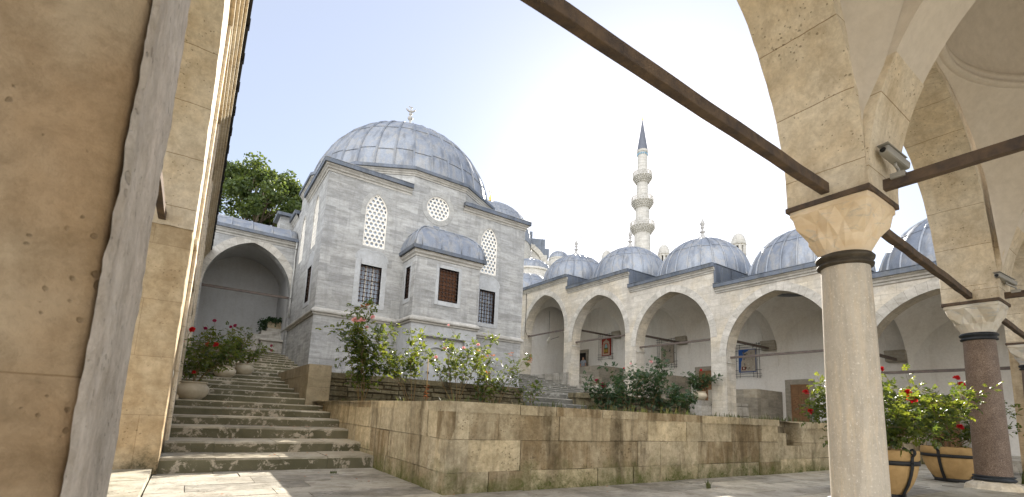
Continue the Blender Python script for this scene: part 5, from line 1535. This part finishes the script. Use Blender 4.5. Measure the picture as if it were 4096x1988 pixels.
rose_bush('dark shaded rose bush with two deep magenta blooms in front of the garden steps', (11.9,11.6,SZ), 1.25, 0.85, 111, 6, 460, 0.075, 'leafblue',
          blooms=((-0.62,-0.1,1.12,0.09,'magenta'),(-0.42,-0.2,0.98,0.11,'magenta')), foot=0.2)
rose_bush('tall dark rose bush with long spindly shoots, left of the tallest one', (13.35,12.0,SZ), 1.75, 0.9, 112, 6, 480, 0.08, 'leafblue',
          blooms=((0.15,0,1.95,0.05,'pink'),(-0.2,0,1.75,0.04,'red')), foot=0.2)
rose_bush('tallest dark rose bush with one pink bloom against the white arcade pier', (14.55,12.0,SZ), 2.1, 0.85, 113, 6, 540, 0.08, 'leafblue',
          blooms=((0.1,0,2.12,0.09,'pink'),(0.05,-0.2,1.2,0.06,'pink')), foot=0.2)
rose_bush('low drooping dark rose bush with slender stems, right of the tallest one', (15.2,11.8,SZ), 1.15, 0.9, 114, 5, 300, 0.075, 'leafblue', foot=0.3)
rose_bush('round dark rose bush on thin stems beside the potted rose on the plinth', (17.0,12.3,SZ), 1.45, 0.9, 115, 6, 400, 0.08, 'leafblue', foot=0.3)
# bamboo stake and red shoot
M = MB(); M.tube([(5.28,11.8,SZ), (5.26,11.8,2.38)], 0.012, 6); tag(M.build('bamboo_stake', M_['stake']), 'thin upright bamboo stake among the sunlit roses', 'stake')
r = random.Random(5); t = thing('red_seedling', 'small red leaved shoot beside the bamboo stake', 'plant', (5.13,11.5,SZ))
M = MB(); Ms = MB(); Ms.tube([(5.13,11.5,SZ), (5.14,11.5,SZ+0.56)], 0.005, 4); Ms.build('stem', M_['bark'], t)
for k in range(26): spray(M, Vector((5.13,11.5,SZ+0.05+0.5*k/26)), rand_dir(r), r, 0.035)
M.build('foliage', M_['youngleaf'], t, weld=False, rec=False)

# ---- grass
def grass(M, x, y, z, r, h=0.12, n=9, sp=0.05):
    for k in range(n):
        a = r.uniform(0, 2*PI); d = Vector((math.cos(a), math.sin(a), 0)); p = Vector((x+r.uniform(-sp,sp), y+r.uniform(-sp,sp), z))
        H = h*r.uniform(0.5,1.2); s_ = Vector((-d.y, d.x, 0))*0.004*(1+H*6); l = d*H*r.uniform(0.1,0.6); t = r.random()
        M.face([p-s_, p+s_, p+l*0.45+s_*0.8+Vector((0,0,H*0.6)), p+l*0.45-s_*0.8+Vector((0,0,H*0.6))], tone=t)
        M.face([p+l*0.45-s_*0.8+Vector((0,0,H*0.6)), p+l*0.45+s_*0.8+Vector((0,0,H*0.6)), p+l+Vector((0,0,H*0.95))], tone=t)
r = random.Random(77); M = MB()
for k in range(420):
    x = r.uniform(2.9, 19.5); y = 5.75+r.random()**2*7.3
    if noise.noise(Vector((x*0.9, y*0.9, 3))) > -0.05: grass(M, x, y, 1.08, r, r.choice((0.06,0.09,0.16)), 7, 0.09)
for k in range(110): grass(M, r.uniform(2.95, 17), 5.66+r.uniform(0, 0.5), 1.10, r, r.uniform(0.06,0.2), 4, 0.05)
for k in range(160): grass(M, r.uniform(3.4, 9.3), r.uniform(14.1, 18.0), 1.84, r, r.uniform(0.12,0.34), 8, 0.1)
for k in range(25): grass(M, r.uniform(17.5, 19.6), r.uniform(9, 12.4), 1.09, r, 0.25, 10, 0.1)
tag(M.build('garden_grass', M_['grass'], weld=False, rec=False), 'thin grass and weeds growing in the rose bed and on the terrace', 'grass', kind='stuff')
for (x, y, lab, h) in ((6.75, 4.45, 'grass tuft growing from a joint of the shaded paving before the wall', 0.16), (4.25, 3.95, 'small dark weed in the paving at the bottom centre', 0.08),
                     (1.95, 7.5, 'tiny green weed on the paving before the first step', 0.05), (13.9, 2.2, 'grass tuft at the foot of the red granite column', 0.3)):
    M = MB(); grass(M, x, y, 0.0 if y > 2.5 else 0.07, random.Random(int(x*10)), h, 15, 0.03); [setattr(v, 'x', x+(v.x-x)*1.7) for v in M.v]; tag(M.build('grass_tuft', M_['grass'], weld=False, rec=False), lab, 'grass tuft')
# fallen leaves and petals
M = MB(); r = random.Random(31)
for k in range(70):
    x = r.uniform(0, 9); y = r.uniform(3.2, 7.9); z = 0.012
    if k > 35: n_ = r.randrange(0, 6); x = r.uniform(0, 2.6); y = 8.15+0.885*n_+r.uniform(0, 0.5); z = tops[n_]+0.012
    leaf(M, Vector((x, y, z)), Vector((r.uniform(-1,1), r.uniform(-1,1), 0.1)).normalized(), Vector((0,0,1)), r.uniform(0.02,0.05), 0.025, r.random())
tag(M.build('fallen_petals', M_['youngleaf'], weld=False, rec=False), 'scattered fallen petals and dry leaves on steps and paving', 'litter', kind='stuff')

# ---- beige rose pots
def beige_pot(t, c, z, R0, mat='potbeige'):
    M = MB(); k = R0
    prof = [(0.0,0.0),(0.52,0.0),(0.60,0.03),(0.86,0.28),(0.99,0.52),(1.0,0.66),(0.95,0.82),(0.84,0.96),(0.80,1.02),(0.80,1.07),(0.86,1.10),(0.875,1.13),(0.86,1.17),(0.80,1.17),(0.76,1.05),(0.76,1.0),(0.0,1.0)]
    M.lathe([(a*k, b*k) for a, b in prof], (c[0], c[1], z), 40)
    po = M.build('pot', M_[mat], t)
    # scroll handles left and front-right
    for a in (R(205), R(25)):
        M = MB(); d = Vector((math.cos(a), math.sin(a), 0)); s_ = Vector((-d.y, d.x, 0)); C_ = Vector((c[0], c[1], z))
        for sg in (-1, 1):
            M.tube([C_+d*k*(0.90+0.12*math.sin(PI*q/8))+s_*sg*k*(0.02+0.13*math.sin(PI*q/8*1.1))+Vector((0,0,k*(0.92-0.42*q/8))) for q in range(9)], [k*0.035]*9, 6)
        M.build('handle', M_[mat], po)
    M = MB(); M.lathe([(0.0,0.0),(0.77*k,0.0)], (c[0], c[1], z+1.02*k), 24, False); M.build('soil', M_['soil'], po)
    return po
def potted(label, c, z, R0, h, spread, seed, ncl, ls, blooms, group=None, leafm='leaf', canes=7, lean=(0,0)):
    t = thing('potted_rose', label, 'potted plant', (c[0], c[1], z), group='roses in beige pots')
    beige_pot(t, c, z, R0)
    rose_bush(None, (c[0], c[1], z+R0*1.0), h, spread, seed, canes, ncl, ls, leafm, blooms, foot=0.06, parent=t, lean=lean)
    return t
potted('big spreading red rose in a beige pot on the lower stairs beside the tan pier', (0.05,12.92), 1.003, 0.345, 1.35, 1.45, 201, 1100, 0.052,
       ((-0.15,-0.3,1.2,0.07,'red'),(0.35,0.1,0.95,0.075,'red'),(0.2,0.0,0.93,0.07,'red'),(0.25,0.0,1.5,0.05,'magenta'),(0.1,0.2,1.32,0.05,'magenta'),(0.0,-0.35,0.25,0.05,'red'),(0.7,0.4,1.5,0.05,'magenta'),(-0.3,-0.35,0.9,0.06,'red')), lean=(0.12,0.1))
potted('middle beige rose pot further up the stairs, directly behind the big one', (0.86,17.25), tops[10]-0.0, 0.31, 1.3, 1.2, 202, 520, 0.055, ((0.0,0,1.3,0.06,'magenta'),))
potted('farthest and smallest looking beige rose pot on the stairs', (1.42,18.0), tops[11], 0.31, 0.85, 1.0, 203, 520, 0.05, ((0.75,0,0.75,0.06,'magenta'),(0.78,0.1,0.6,0.06,'magenta')))
potted('beige pot with round dark rose standing on the pale plinth by the lower arcade pier', (19.45,13.15), 2.0, 0.34, 0.95, 0.8, 204, 560, 0.065, ((0.0,-0.1,1.05,0.07,'red'),), leafm='leafblue')

# ---- ochre pots in iron straps by the granite column
def ochre(label, c, seed, h, spread, ncl, blooms, lean=(0,0), rot=0.0):
    t = thing('potted_rose', label, 'potted plant', (c[0], c[1], 0), group='roses in ochre tubs')
    k = 0.48; H = 0.72
    M = MB()
    prof = [(0.0,0.04),(0.50,0.04),(0.54,0.06),(0.66,0.16),(0.80,0.32),(0.90,0.50),(0.955,0.66),(0.965,0.80),(1.0,0.82),(1.0,0.985),(0.98,1.0),(0.90,1.0),(0.88,0.9),(0.0,0.9)]
    def fn(u, v):
        i = int(round(v*(len(prof)-1))); r_, z_ = prof[i]
        a = 2*PI*u; g = 1-0.012*max(0, math.cos(12*a))**12 if 0.1 < z_ < 0.8 else 1
        return (c[0]+r_*k*g*math.cos(a+rot), c[1]+r_*k*g*math.sin(a+rot), z_*H)
    M.grid(fn, 96, len(prof)-1)
    po = M.build('pot', M_['potochre'], t)
    M = MB(); C_ = Vector((c[0], c[1], 0))
    M.lathe([(0.985*k,0.70*H),(1.0*k,0.70*H),(1.0*k,0.79*H),(0.985*k,0.79*H),(0.985*k,0.70*H)], (c[0], c[1], 0), 48)
    M.lathe([(0.50*k,0.0),(0.60*k,0.0),(0.60*k,0.10*H),(0.5*k,0.10*H)], (c[0], c[1], 0), 32)
    for q in range(4):
        a = rot+PI/2*q+0.3; d = Vector((math.cos(a), math.sin(a), 0)); s_ = Vector((-d.y, d.x, 0))*0.028
        P = [(0.60,0.02),(0.70,0.16),(0.83,0.32),(0.925,0.50),(0.985,0.66),(1.0,0.80),(1.01,0.88)]
        P2 = P+[(1.02+0.07*math.sin(PI*x/6)+0.0, 0.90+0.13*(1-math.cos(PI*x/6))/2*1.0) for x in range(1, 7)]
        for (r0, z0_), (r1, z1_) in zip(P2[:-1], P2[1:]):
            A = C_+d*(r0*k+0.006)+Vector((0,0,z0_*H)); B = C_+d*(r1*k+0.006)+Vector((0,0,z1_*H))
            M.face([A-s_, A+s_, B+s_, B-s_]); M.face([A-s_-d*0.006, B-s_-d*0.006, B+s_-d*0.006, A+s_-d*0.006])
        cc = C_+d*(1.03*k)+Vector((0,0,0.98*H))
        M.tube([cc+d*0.03*math.cos(2*PI*x/12)+Vector((0,0,0.04*math.sin(2*PI*x/12))) for x in range(13)], 0.012, 5)
        M.box(*(lambda e: (e.x-0.02, e.x+0.02, e.y-0.02, e.y+0.02, e.z-0.02, e.z+0.02))(C_+d*(1.01*k)+Vector((0,0,0.75*H))))
    M.build('iron_straps', M_['strap'], po)
    M = MB(); M.lathe([(0.0,0.0),(0.9*k,0.0)], (c[0], c[1], 0.92*H), 24, False); M.build('soil', M_['soil'], po)
    rose_bush(None, (c[0], c[1], 0.88*H), h, spread, seed, 9, ncl, 0.048, 'leaf', blooms, foot=0.05, parent=t, lean=lean)
    return t
ochre('large red rose in an ochre tub with iron straps, right behind the pale marble column', (9.0,2.95), 301, 1.3, 1.9, 2600,
      ((-0.45,0.25,0.95,0.075,'red'),(0.15,-0.35,0.95,0.085,'red'),(0.25,-0.38,0.87,0.085,'red'),(0.3,0.0,1.35,0.06,'red'),(-0.3,0.9,0.95,0.06,'red'),(-0.5,0.75,0.62,0.06,'red'),(0.0,-0.3,0.62,0.05,'red')), rot=0.9)
ochre('spreading red rose in an ochre tub with iron straps, touching the red granite column', (13.6,3.2), 302, 1.25, 1.9, 2000,
      ((0.1,-0.2,1.55,0.08,'red'),(0.2,-0.25,1.42,0.08,'red'),(0.35,-0.3,1.2,0.07,'magenta'),(0.1,-0.5,0.9,0.06,'red'),(-0.45,-0.3,0.5,0.075,'red')), lean=(0.0,-0.18), rot=-0.45)
# ivy in the trough
r = random.Random(8); M = MB()
for k in range(700):
    p = Vector((r.uniform(2.7,3.75), r.uniform(27.65,28.1), 5.36))+rand_dir(r)*r.uniform(0,0.26)
    if p.x < 3.0: p.z -= r.uniform(0, 0.6)
    leaf(M, p, rand_dir(r), rand_dir(r), 0.10, 0.09, r.random())
M.build('ivy', M_['ivy'], tr, weld=False, rec=False)

# ---- plane tree beyond the passage roof
def big_tree(label, base, H, crown_c, rad, seed, nl, ls):
    r = random.Random(seed); t = thing('plane_tree', label, 'tree', base)
    M = MB(); B = Vector(base); C_ = Vector(crown_c)
    fork = B.lerp(C_, 0.55)
    M.tube([B, B.lerp(fork, 0.5)+Vector((0.3,0,0)), fork], [0.6,0.48,0.4], 10)
    ends = []
    for k in range(16):
        d = rand_dir(r, -0.2); e = C_+Vector((d.x*rad[0]*0.75, d.y*rad[1]*0.75, d.z*rad[2]*0.75))
        mid = fork.lerp(e, 0.5)+rand_dir(r)*0.8
        M.tube([fork, mid, e], [0.25,0.14,0.05], 6); ends += [mid, e]
        for q in range(4):
            e2 = e+rand_dir(r)*1.8; M.tube([mid.lerp(e, 0.6), e2], [0.06,0.02], 4, False); ends.append(e2)
    M.build('trunk', M_['treebark'], t, weld=False)
    clumps = []
    for k in range(150):
        d = rand_dir(r, -0.6); f = r.uniform(0.55, 1.0)**0.6
        c_ = C_+Vector((d.x*rad[0], d.y*rad[1], d.z*rad[2]))*f*(1+0.18*noise.noise(d*2.3+Vector((seed,0,0))))
        clumps.append((c_, r.uniform(0.5, 1.25)))
    M = MB()
    for k in range(nl):
        c_, s_ = r.choice(clumps)
        p = c_+rand_dir(r)*s_*(r.random()**0.45)*Vector((1,1,0.75)).x
        leaf(M, p, (rand_dir(r)+Vector((0,0,-0.3))).normalized(), (rand_dir(r)+Vector((0,0,0.9))).normalized(), ls*r.uniform(0.7,1.3), ls*0.9, r.random())
    M.build('crown', M_['treeleaf'], t, weld=False, rec=False)
big_tree('big round crowned green plane tree rising behind the lead passage roof', (2.4, 46, 0), 24, (2.5, 46.5, 16.7), (6.1, 5.0, 5.5), 61, 44000, 0.22)
big_tree('small tuft of green tree crown showing beside the tomb corner', (9.5, 47, 0), 20, (8.2, 45, 16.5), (3.0, 3, 4.2), 62, 6000, 0.24)

# ================================================================== BACKGROUND MOSQUE
mn = thing('minaret', 'tall slender grey minaret with three balconies and pointed lead cap', 'minaret', (82.2, 69.75, 0))
mc = (82.2, 69.75, 0)
def ringed(prof, n, mat, name, par, sm=False):
    M = MB(); M.lathe(prof, mc, n, sm); return M.build(name, M_[mat], par)
ringed([(2.4,0),(2.3,20),(1.86,36),(1.80,44.2)], 16, 'pale', 'shaft', mn); ringed([(1.62,44),(1.56,50.3)], 16, 'pale', 'shaft', mn)
ringed([(1.36,50),(1.28,56.5)], 16, 'pale', 'shaft', mn); ringed([(1.18,56.5),(1.13,63.6),(1.28,63.8),(1.28,64.3),(1.15,64.35)], 16, 'pale', 'shaft', mn)
M = MB(); M.lathe([(1.30,64.3),(1.2,64.7),(0.65,68.2),(0.06,72.3)], mc, 16, False); cp = M.build('lead_cap', plain('dark_lead', (0.13,0.14,0.17), 0.6, 0.2, 1), mn)
M = MB(); M.lathe([(0.05,72.2),(0.17,72.5),(0.05,72.75),(0.13,72.95),(0.03,73.15),(0.02,73.6)], mc, 8); M.tube([(mc[0]+0.25*math.sin(R(k*14)), mc[1], 73.95-0.28*math.cos(R(k*14))) for k in range(-9,10)], 0.03, 4); M.build('gilded_finial', M_['gold'], cp)
M = MB()
for k in range(16):
    a = 2*PI*(k+0.5)/16; x = mc[0]+1.15*math.cos(a); y = mc[1]+1.15*math.sin(a); M.box(x-0.09, x+0.09, y-0.09, y+0.09, 63.0, 63.45)
M.build('tile_band', M_['bluetile'], mn)
for (zf, rs_, ro, rb) in ((45.0, 1.80, 2.72, 'lowest'), (51.2, 1.56, 2.48, 'mid'), (57.5, 1.28, 2.16, 'top')):
    M = MB(); h = 1.35
    pr = [(rs_, -0.95-0.6)]
    for q in range(4):
        r0 = rs_+(ro-rs_)*(q+1)/4; z0_ = -1.35+q*0.36; pr += [(r0-0.14, z0_), (r0-0.02, z0_+0.1), (r0-0.02, z0_+0.26)]
    pr += [(ro+0.1, -0.05), (ro+0.1, 0.1), (ro, 0.12)]
    M.lathe([(a, zf+b) for a, b in pr], mc, 32, False)
    for q in range(4):
        r0 = rs_+(ro-rs_)*(q+1)/4
        for k in range(24):
            a = 2*PI*(k+0.5*(q % 2))/24; x = mc[0]+r0*math.cos(a); y = mc[1]+r0*math.sin(a); z = zf-1.35+q*0.36
            M.box(x-0.08, x+0.08, y-0.08, y+0.08, z-0.16, z+0.2)
    M.build('balcony', M_['pale'], mn)
    M = MB()
    for k in range(16):
        a0, a1 = 2*PI*k/16, 2*PI*(k+1)/16; p0 = Vector((mc[0]+ro*math.cos(a0), mc[1]+ro*math.sin(a0), zf)); p1 = Vector((mc[0]+ro*math.cos(a1), mc[1]+ro*math.sin(a1), zf))
        M.tube([p0, p0+Vector((0,0,1.15))], 0.09, 5); M.bar(p0+Vector((0,0,1.08)), p1+Vector((0,0,1.08)), 0.12, 0.12); M.bar(p0+Vector((0,0,0.15)), p1+Vector((0,0,0.15)), 0.1, 0.12)
        for q in range(1, 6):
            c_ = p0.lerp(p1, q/6); M.tube([c_+Vector((0,0,0.15)), c_+Vector((0,0,1.05))], 0.035, 4, False)
        for q in (0.45, 0.75): M.bar(p0+Vector((0,0,q)), p1+Vector((0,0,q)), 0.05, 0.06)
    M.build('parapet', M_['pale'], mn)

mq = thing('great_mosque', 'huge pale mosque with wide lead dome and stepped buttresses far behind the tomb', 'building', (73, 124, 0))
dC = (73.2, 123.8)
lead_dome(mq, dC, 13.3, 13.0, 54.3, 48, (10,22,34,46,58,70), rr_=0.10, fin=False, name='main_dome', eav=1.0)
M = MB(); M.lathe([(0.5,0),(0.3,0.5),(0.15,1.0),(0.6,1.3),(0.6,1.6),(0.15,1.9),(0.5,2.2),(0.45,2.5),(0.12,2.8),(0.3,3.1),(0.1,3.4),(0.08,4.2)], (dC[0]-1.0, dC[1]-0.8, 66.8), 10)
M.tube([(dC[0]-1.0+0.5*math.sin(R(k*16)), dC[1]-0.8, 71.5-0.5*math.cos(R(k*16))) for k in range(-9,10)], 0.09, 5); M.build('gilded_finial', M_['gold'], mq)
M = MB(); M.lathe([(13.2,0),(13.2,54.4),(0,54.4)], (dC[0], dC[1], 0), 32, False); M.build('drum', M_['pale'], mq)
# wing carrying the tympanum arch; seen from the south-west, runs along the view's right
ax = Vector((82.0,117.5,0)); bx_ = Vector((91.5,112.6,0)); dd = (bx_-ax).normalized(); nn = Vector((-dd.y, dd.x, 0))
def fM(u, v, z): return ax+dd*u+nn*v+Vector((0,0,z))
def mbox(M, u0, u1, v0, v1, z0, z1): M.hull8([fM(u0,v0,z0),fM(u1,v0,z0),fM(u1,v1,z0),fM(u0,v1,z0),fM(u0,v0,z1),fM(u1,v0,z1),fM(u1,v1,z1),fM(u0,v1,z1)])
M = MB()
for u0, u1, z1 in ((-12,-1.0,57.0),(-1.0,1.2,56.0),(1.2,3.9,54.7),(3.9,5.6,53.0),(5.6,7.8,51.5),(7.8,9.9,49.8),(9.9,11.5,48.4)): mbox(M, u0, u1, 0, 6, 0, z1)
M.build('stepped_wall', M_['pale'], mq)
M = MB(); arch_ring(M, fM, -2.2, 9.0, 7.6, 46.5, 1.3, -0.25, 0.0, 24); arch_ring(M, fM, -2.2, 8.8, 7.4, 46.5, 0.3, -0.45, 0.0, 24); M.build('great_arch', M_['ring'], mq)
M = MB()
for k in range(30):
    a0, a1 = 2*PI*k/30, 2*PI*(k+1)/30
    g = lambda r_, a: fM(2.3+r_*math.cos(a), -0.06, 49.0+r_*math.sin(a)); M.face([g(0.9,a0), g(0.9,a1), g(1.15,a1), g(1.15,a0)])
for i in range(-3, 4):
    for j in range(-3, 4):
        x = i*0.3+(0.15 if j % 2 else 0); z = j*0.27
        if x*x+z*z < 0.62: 
            for k in range(6): pass
            mbox(M, 2.3+x-0.09, 2.3+x+0.09, -0.07, -0.04, 49.0+z-0.09, 49.0+z+0.09)
M.build('round_window', M_['glass'], mq)
M = MB()
mbox(M, -2.2, 3.0, 0.5, 4.5, 54.8, 59.2); mbox(M, 3.05, 7.2, 0.5, 4.5, 51.2, 56.9); mbox(M, 7.2, 8.6, 0.7, 4.0, 51.0, 53.9)
for u in (-1.0, 0.4, 1.8): mbox(M, u-0.04, u+0.04, 0.42, 0.5, 54.8, 59.3)
for u in (3.6, 4.9, 6.2): mbox(M, u-0.04, u+0.04, 0.42, 0.5, 51.2, 57.0)
for z in (56.3, 57.8): mbox(M, -2.2, 3.05, 0.44, 0.5, z, z+0.08)
M.build('lead_buttress', M_['leaddark'], mq)
for (x, y, z, r_) in ((97.5,107.0,49.3,2.6), ):
    M = MB(); M.lathe([(r_*0.97,0),(r_*0.97,z)], (x,y,0), 24, False); d_ = M.build('side_drum', M_['pale'], mq)
# smaller domes and spires nearer by
def small_dome(label, c, r_, z, rim, nrib=24, dmat='lead', finh=0.9, grp=None, name='domed_building'):
    t = thing(name, label, 'building', (c[0], c[1], 0), group=grp)
    M = MB(); M.lathe([(r_*1.0,0),(r_*1.0,z-0.25),(r_*1.05,z-0.2),(r_*1.05,z)], (c[0], c[1], 0), 24, False); M.build('wall', M_['pale'], t)
    lead_dome(t, c, r_, r_*rim, z, nrib, (30, 58), dmat, 0.03, True, finh, eav=0.08)
    return t
small_dome('small ribbed lead dome on a stone drum beside the stepped buttress', (43.0,52.2), 1.42, 24.0, 0.86, 22, 'lead', 0.7)
small_dome('low blue lead dome with slim finial just right of the tomb corner', (31.2,43.0), 2.35, 17.45, 0.62, 28, 'lead', 1.3)
small_dome('pale lead portico dome shining beside the tomb corner, lowest of the background domes', (22.6,31.4), 2.3, 10.9, 0.80, 12, 'lead', 0.0001)
M = MB(); M.lathe([(0.5,0),(0.5,61),(0.55,61.2),(0.0,66.2)], (78.2,118.9,0), 12, False); t = thing('distant_spire', 'thin dark spire tip rising behind the mosque dome', 'spire', (78.2,118.9,0))
M.build('cone', M_['leaddark'], t)
def turret(label, c, z0, z1, r_):
    t = thing('stone_turret', label, 'turret', (c[0], c[1], 0), group='domed stone turrets behind the arcade')
    M = MB(); H = z1-z0; zw = z0+H*0.52
    M.lathe([(r_,0),(r_,z0+H*0.12),(r_*1.08,z0+H*0.14),(r_*0.9,z0+H*0.18)], (c[0], c[1], 0), 8, False)
    for k in range(8):
        a = 2*PI*(k+0.5)/8; x = c[0]+r_*0.86*math.cos(a); y = c[1]+r_*0.86*math.sin(a)
        a = 2*PI*k/8; x = c[0]+r_*0.9*math.cos(a); y = c[1]+r_*0.9*math.sin(a); w_ = r_*0.16
        M.box(x-w_, x+w_, y-w_, y+w_, z0+H*0.16, zw)
    M.lathe([(0.0,zw-0.15),(r_*1.0,zw-0.15),(r_*1.0,zw),(r_*1.18,zw+0.06),(r_*1.18,zw+0.16),(r_*1.05,zw+0.2)], (c[0], c[1], 0), 8, False)
    M.build('turret_shaft', M_['pale'], t)
    M = MB(); M.lathe([(r_*0.5,z0+H*0.15),(r_*0.5,zw)], (c[0], c[1], 0), 8, False); M.build('opening', M_['dark'], t)
    M = MB(); M.lathe([(r_*1.08,zw+0.2)]+[(r_*1.08*math.cos(PI/2*k/7), zw+0.2+(z1-zw-0.2)*math.sin(PI/2*k/7)) for k in range(1, 8)], (c[0], c[1], 0), 12); M.build('cap', M_['trim'], t)
    M = MB(); M.tube([(c[0], c[1], z1), (c[0], c[1], z1+0.35)], 0.03); M.build('finial', M_['iron'], t)
turret('small domed stone turret between the second and third arcade domes', (47.8,37.1), 20.2, 23.3, 0.66)
turret('pale domed stone turret between the third and fourth arcade domes', (55.5,31.6), 21.6, 25.1, 0.84)
turret('stone turret tip just showing behind the second arcade dome', (41.9,41.3), 19.3, 22.2, 0.62)
bd = MB(); c_ = Vector((27.2,30,16.87))
bd.grid(lambda u, v: (c_.x+0.16*(u-0.5)*2, c_.y, c_.z+0.03*math.sin(PI*u)*math.cos(2*PI*v)), 6, 6); bd.face([c_+Vector((-0.02,0,0.02)), c_+Vector((-0.12,0.05,0.12)), c_+Vector((0.06,0.0,0.03))]); bd.face([c_+Vector((-0.02,0,0.0)), c_+Vector((0.04,-0.05,-0.10)), c_+Vector((0.06,0.0,0.0))])
tag(bd.build('bird', M_['iron']), 'tiny dark bird flying in the white sky left of the minaret', 'bird')

# ================================================================== SECURITY CAMERAS
def sec_cam(label, a, b, base):
    a = Vector(a); b = Vector(b); base = Vector(base); L = (b-a).length
    t = thing('security_camera', label, 'camera', base, group='security cameras on the iron rods')
    T = Matrix.Translation((a+b)/2) @ (b-a).to_track_quat('Y', 'Z').to_matrix().to_4x4()
    M = MB(); M.box(-0.045, 0.045, -L/2, L/2, -0.042, 0.042); M.xf(T); h = M.build('housing', M_['camgrey'], t, bevel=0.02)
    M = MB(); M.box(-0.052, 0.052, -L/2-0.025, L/2-0.08, 0.044, 0.052); M.xf(T); M.build('sun_hood', M_['camgrey'], h, bevel=0.004)
    M = MB(); M.tube([(0,-L/2+0.005,-0.01), (0,-L/2-0.012,-0.01)], 0.026, 10); M.xf(T); M.build('lens', M_['iron'], h)
    M = MB(); c_ = (a+b)/2-Vector((0,0,0.05)); M.tube([base, base+Vector((0,0,0.05)), c_-Vector((0,0,0.03)), c_], 0.016)
    M.box(base.x-0.05, base.x+0.05, base.y-0.06, base.y+0.06, base.z-0.045, base.z+0.01); M.build('bracket', M_['camgrey'], t, bevel=0.003)
sec_cam('grey box security camera on the near iron rod beside the pale marble column', (5.42,1.56,3.775), (5.79,1.49,3.675), (5.66,1.52,3.57))
sec_cam('dark grey box security camera on the iron rod above the granite column', (11.5,1.85,3.80), (12.0,1.72,3.70), (11.93,1.70,3.57))

# ================================================================== PERSON in the doorway
def skin_mesh(name, verts, edges, radii, mat, parent, root=0, sub=1):
    me = bpy.data.meshes.new(name); me.from_pydata(verts, edges, [])
    o = bpy.data.objects.new(name, me); col.objects.link(o)
    md = o.modifiers.new('skin', 'SKIN'); md.use_smooth_shade = True
    sv = me.skin_vertices[0].data
    for i, r_ in enumerate(radii): sv[i].radius = r_ if isinstance(r_, tuple) else (r_, r_); sv[i].use_root = (i == root)
    s2 = o.modifiers.new('sub', 'SUBSURF'); s2.levels = sub; s2.render_levels = sub
    me.materials.append(mat); o.parent = parent; return o
pe = thing('person', 'man in grey blue short sleeved shirt and dark trousers standing in the arcade doorway', 'person', (24.55, 26.5, 3.8), R(0))
# local frame: facing west (-x); +y is the viewer's left
V = [(0,0,0.95),(0,0,1.12),(0,0,1.34),(0,0,1.48),(-0.01,0,1.56),(-0.015,0,1.66),(-0.01,0,1.73),
     (0,0.19,1.43),(0.0,0.27,1.17),(-0.05,0.30,0.92),(-0.06,0.30,0.83),
     (0,-0.19,1.43),(0.0,-0.27,1.17),(-0.05,-0.29,0.92),(-0.06,-0.29,0.83),
     (0,0.10,0.88),(0,0.11,0.48),(0,0.12,0.08),(-0.13,0.13,0.03),(0,-0.10,0.88),(0,-0.11,0.48),(0,-0.12,0.08),(-0.13,-0.13,0.03)]
E = [(0,1),(1,2),(2,3),(3,4),(4,5),(5,6),(3,7),(7,8),(8,9),(9,10),(3,11),(11,12),(12,13),(13,14),(0,15),(15,16),(16,17),(17,18),(0,19),(19,20),(20,21),(21,22)]
Rr = [(0.13,0.15),(0.12,0.14),(0.13,0.17),0.07,0.055,(0.10,0.075),(0.075,0.06),0.055,0.042,0.03,0.035,0.055,0.042,0.03,0.035,0.085,0.06,0.045,0.04,0.085,0.06,0.045,0.04]
skin_mesh('body', V, E, Rr, M_['skin'], pe, 0, 2)
V2 = [(0,0,0.98),(0,0,1.15),(0,0,1.34),(0,0,1.47),(0,0.19,1.43),(0,0.26,1.24),(0,-0.19,1.43),(0,-0.26,1.24)]
skin_mesh('shirt', V2, [(0,1),(1,2),(2,3),(3,4),(4,5),(3,6),(6,7)], [(0.16,0.19),(0.15,0.18),(0.155,0.20),0.085,0.075,0.068,0.075,0.068], M_['shirt'], pe, 0, 2)
V3 = [(0,0,0.95),(0,0.10,0.86),(0,0.11,0.48),(0,0.12,0.10),(0,-0.10,0.86),(0,-0.11,0.48),(0,-0.12,0.10)]
skin_mesh('trousers', V3, [(0,1),(1,2),(2,3),(0,4),(4,5),(5,6)], [(0.16,0.18),0.11,0.085,0.07,0.11,0.085,0.07], M_['trouser'], pe, 0, 2)
M = MB(); M.lathe([(0.08,-0.02),(0.088,0.03),(0.075,0.075),(0.04,0.10),(0,0.105)], (0.012,0,1.70), 14); hr = M.build('hair', M_['hair'], None); hr.parent = pe
M = MB()
for s_ in (-1, 1): M.lathe([(0,-0.008),(0.009,0),(0,0.008)], (-0.108, s_*0.032, 1.67), 8); M.box(-0.112,-0.10,s_*0.032-0.018,s_*0.032+0.018,1.688,1.694)
fe = M.build('eyes_and_brows', M_['hair'], None); fe.parent = pe
M = MB(); M.hull8([(-0.10,-0.014,1.615),(-0.10,0.014,1.615),(-0.125,0.012,1.625),(-0.125,-0.012,1.625),(-0.10,-0.008,1.67),(-0.10,0.008,1.67),(-0.106,0.006,1.668),(-0.106,-0.006,1.668)]); M.build('nose', M_['skin'], None).parent = pe
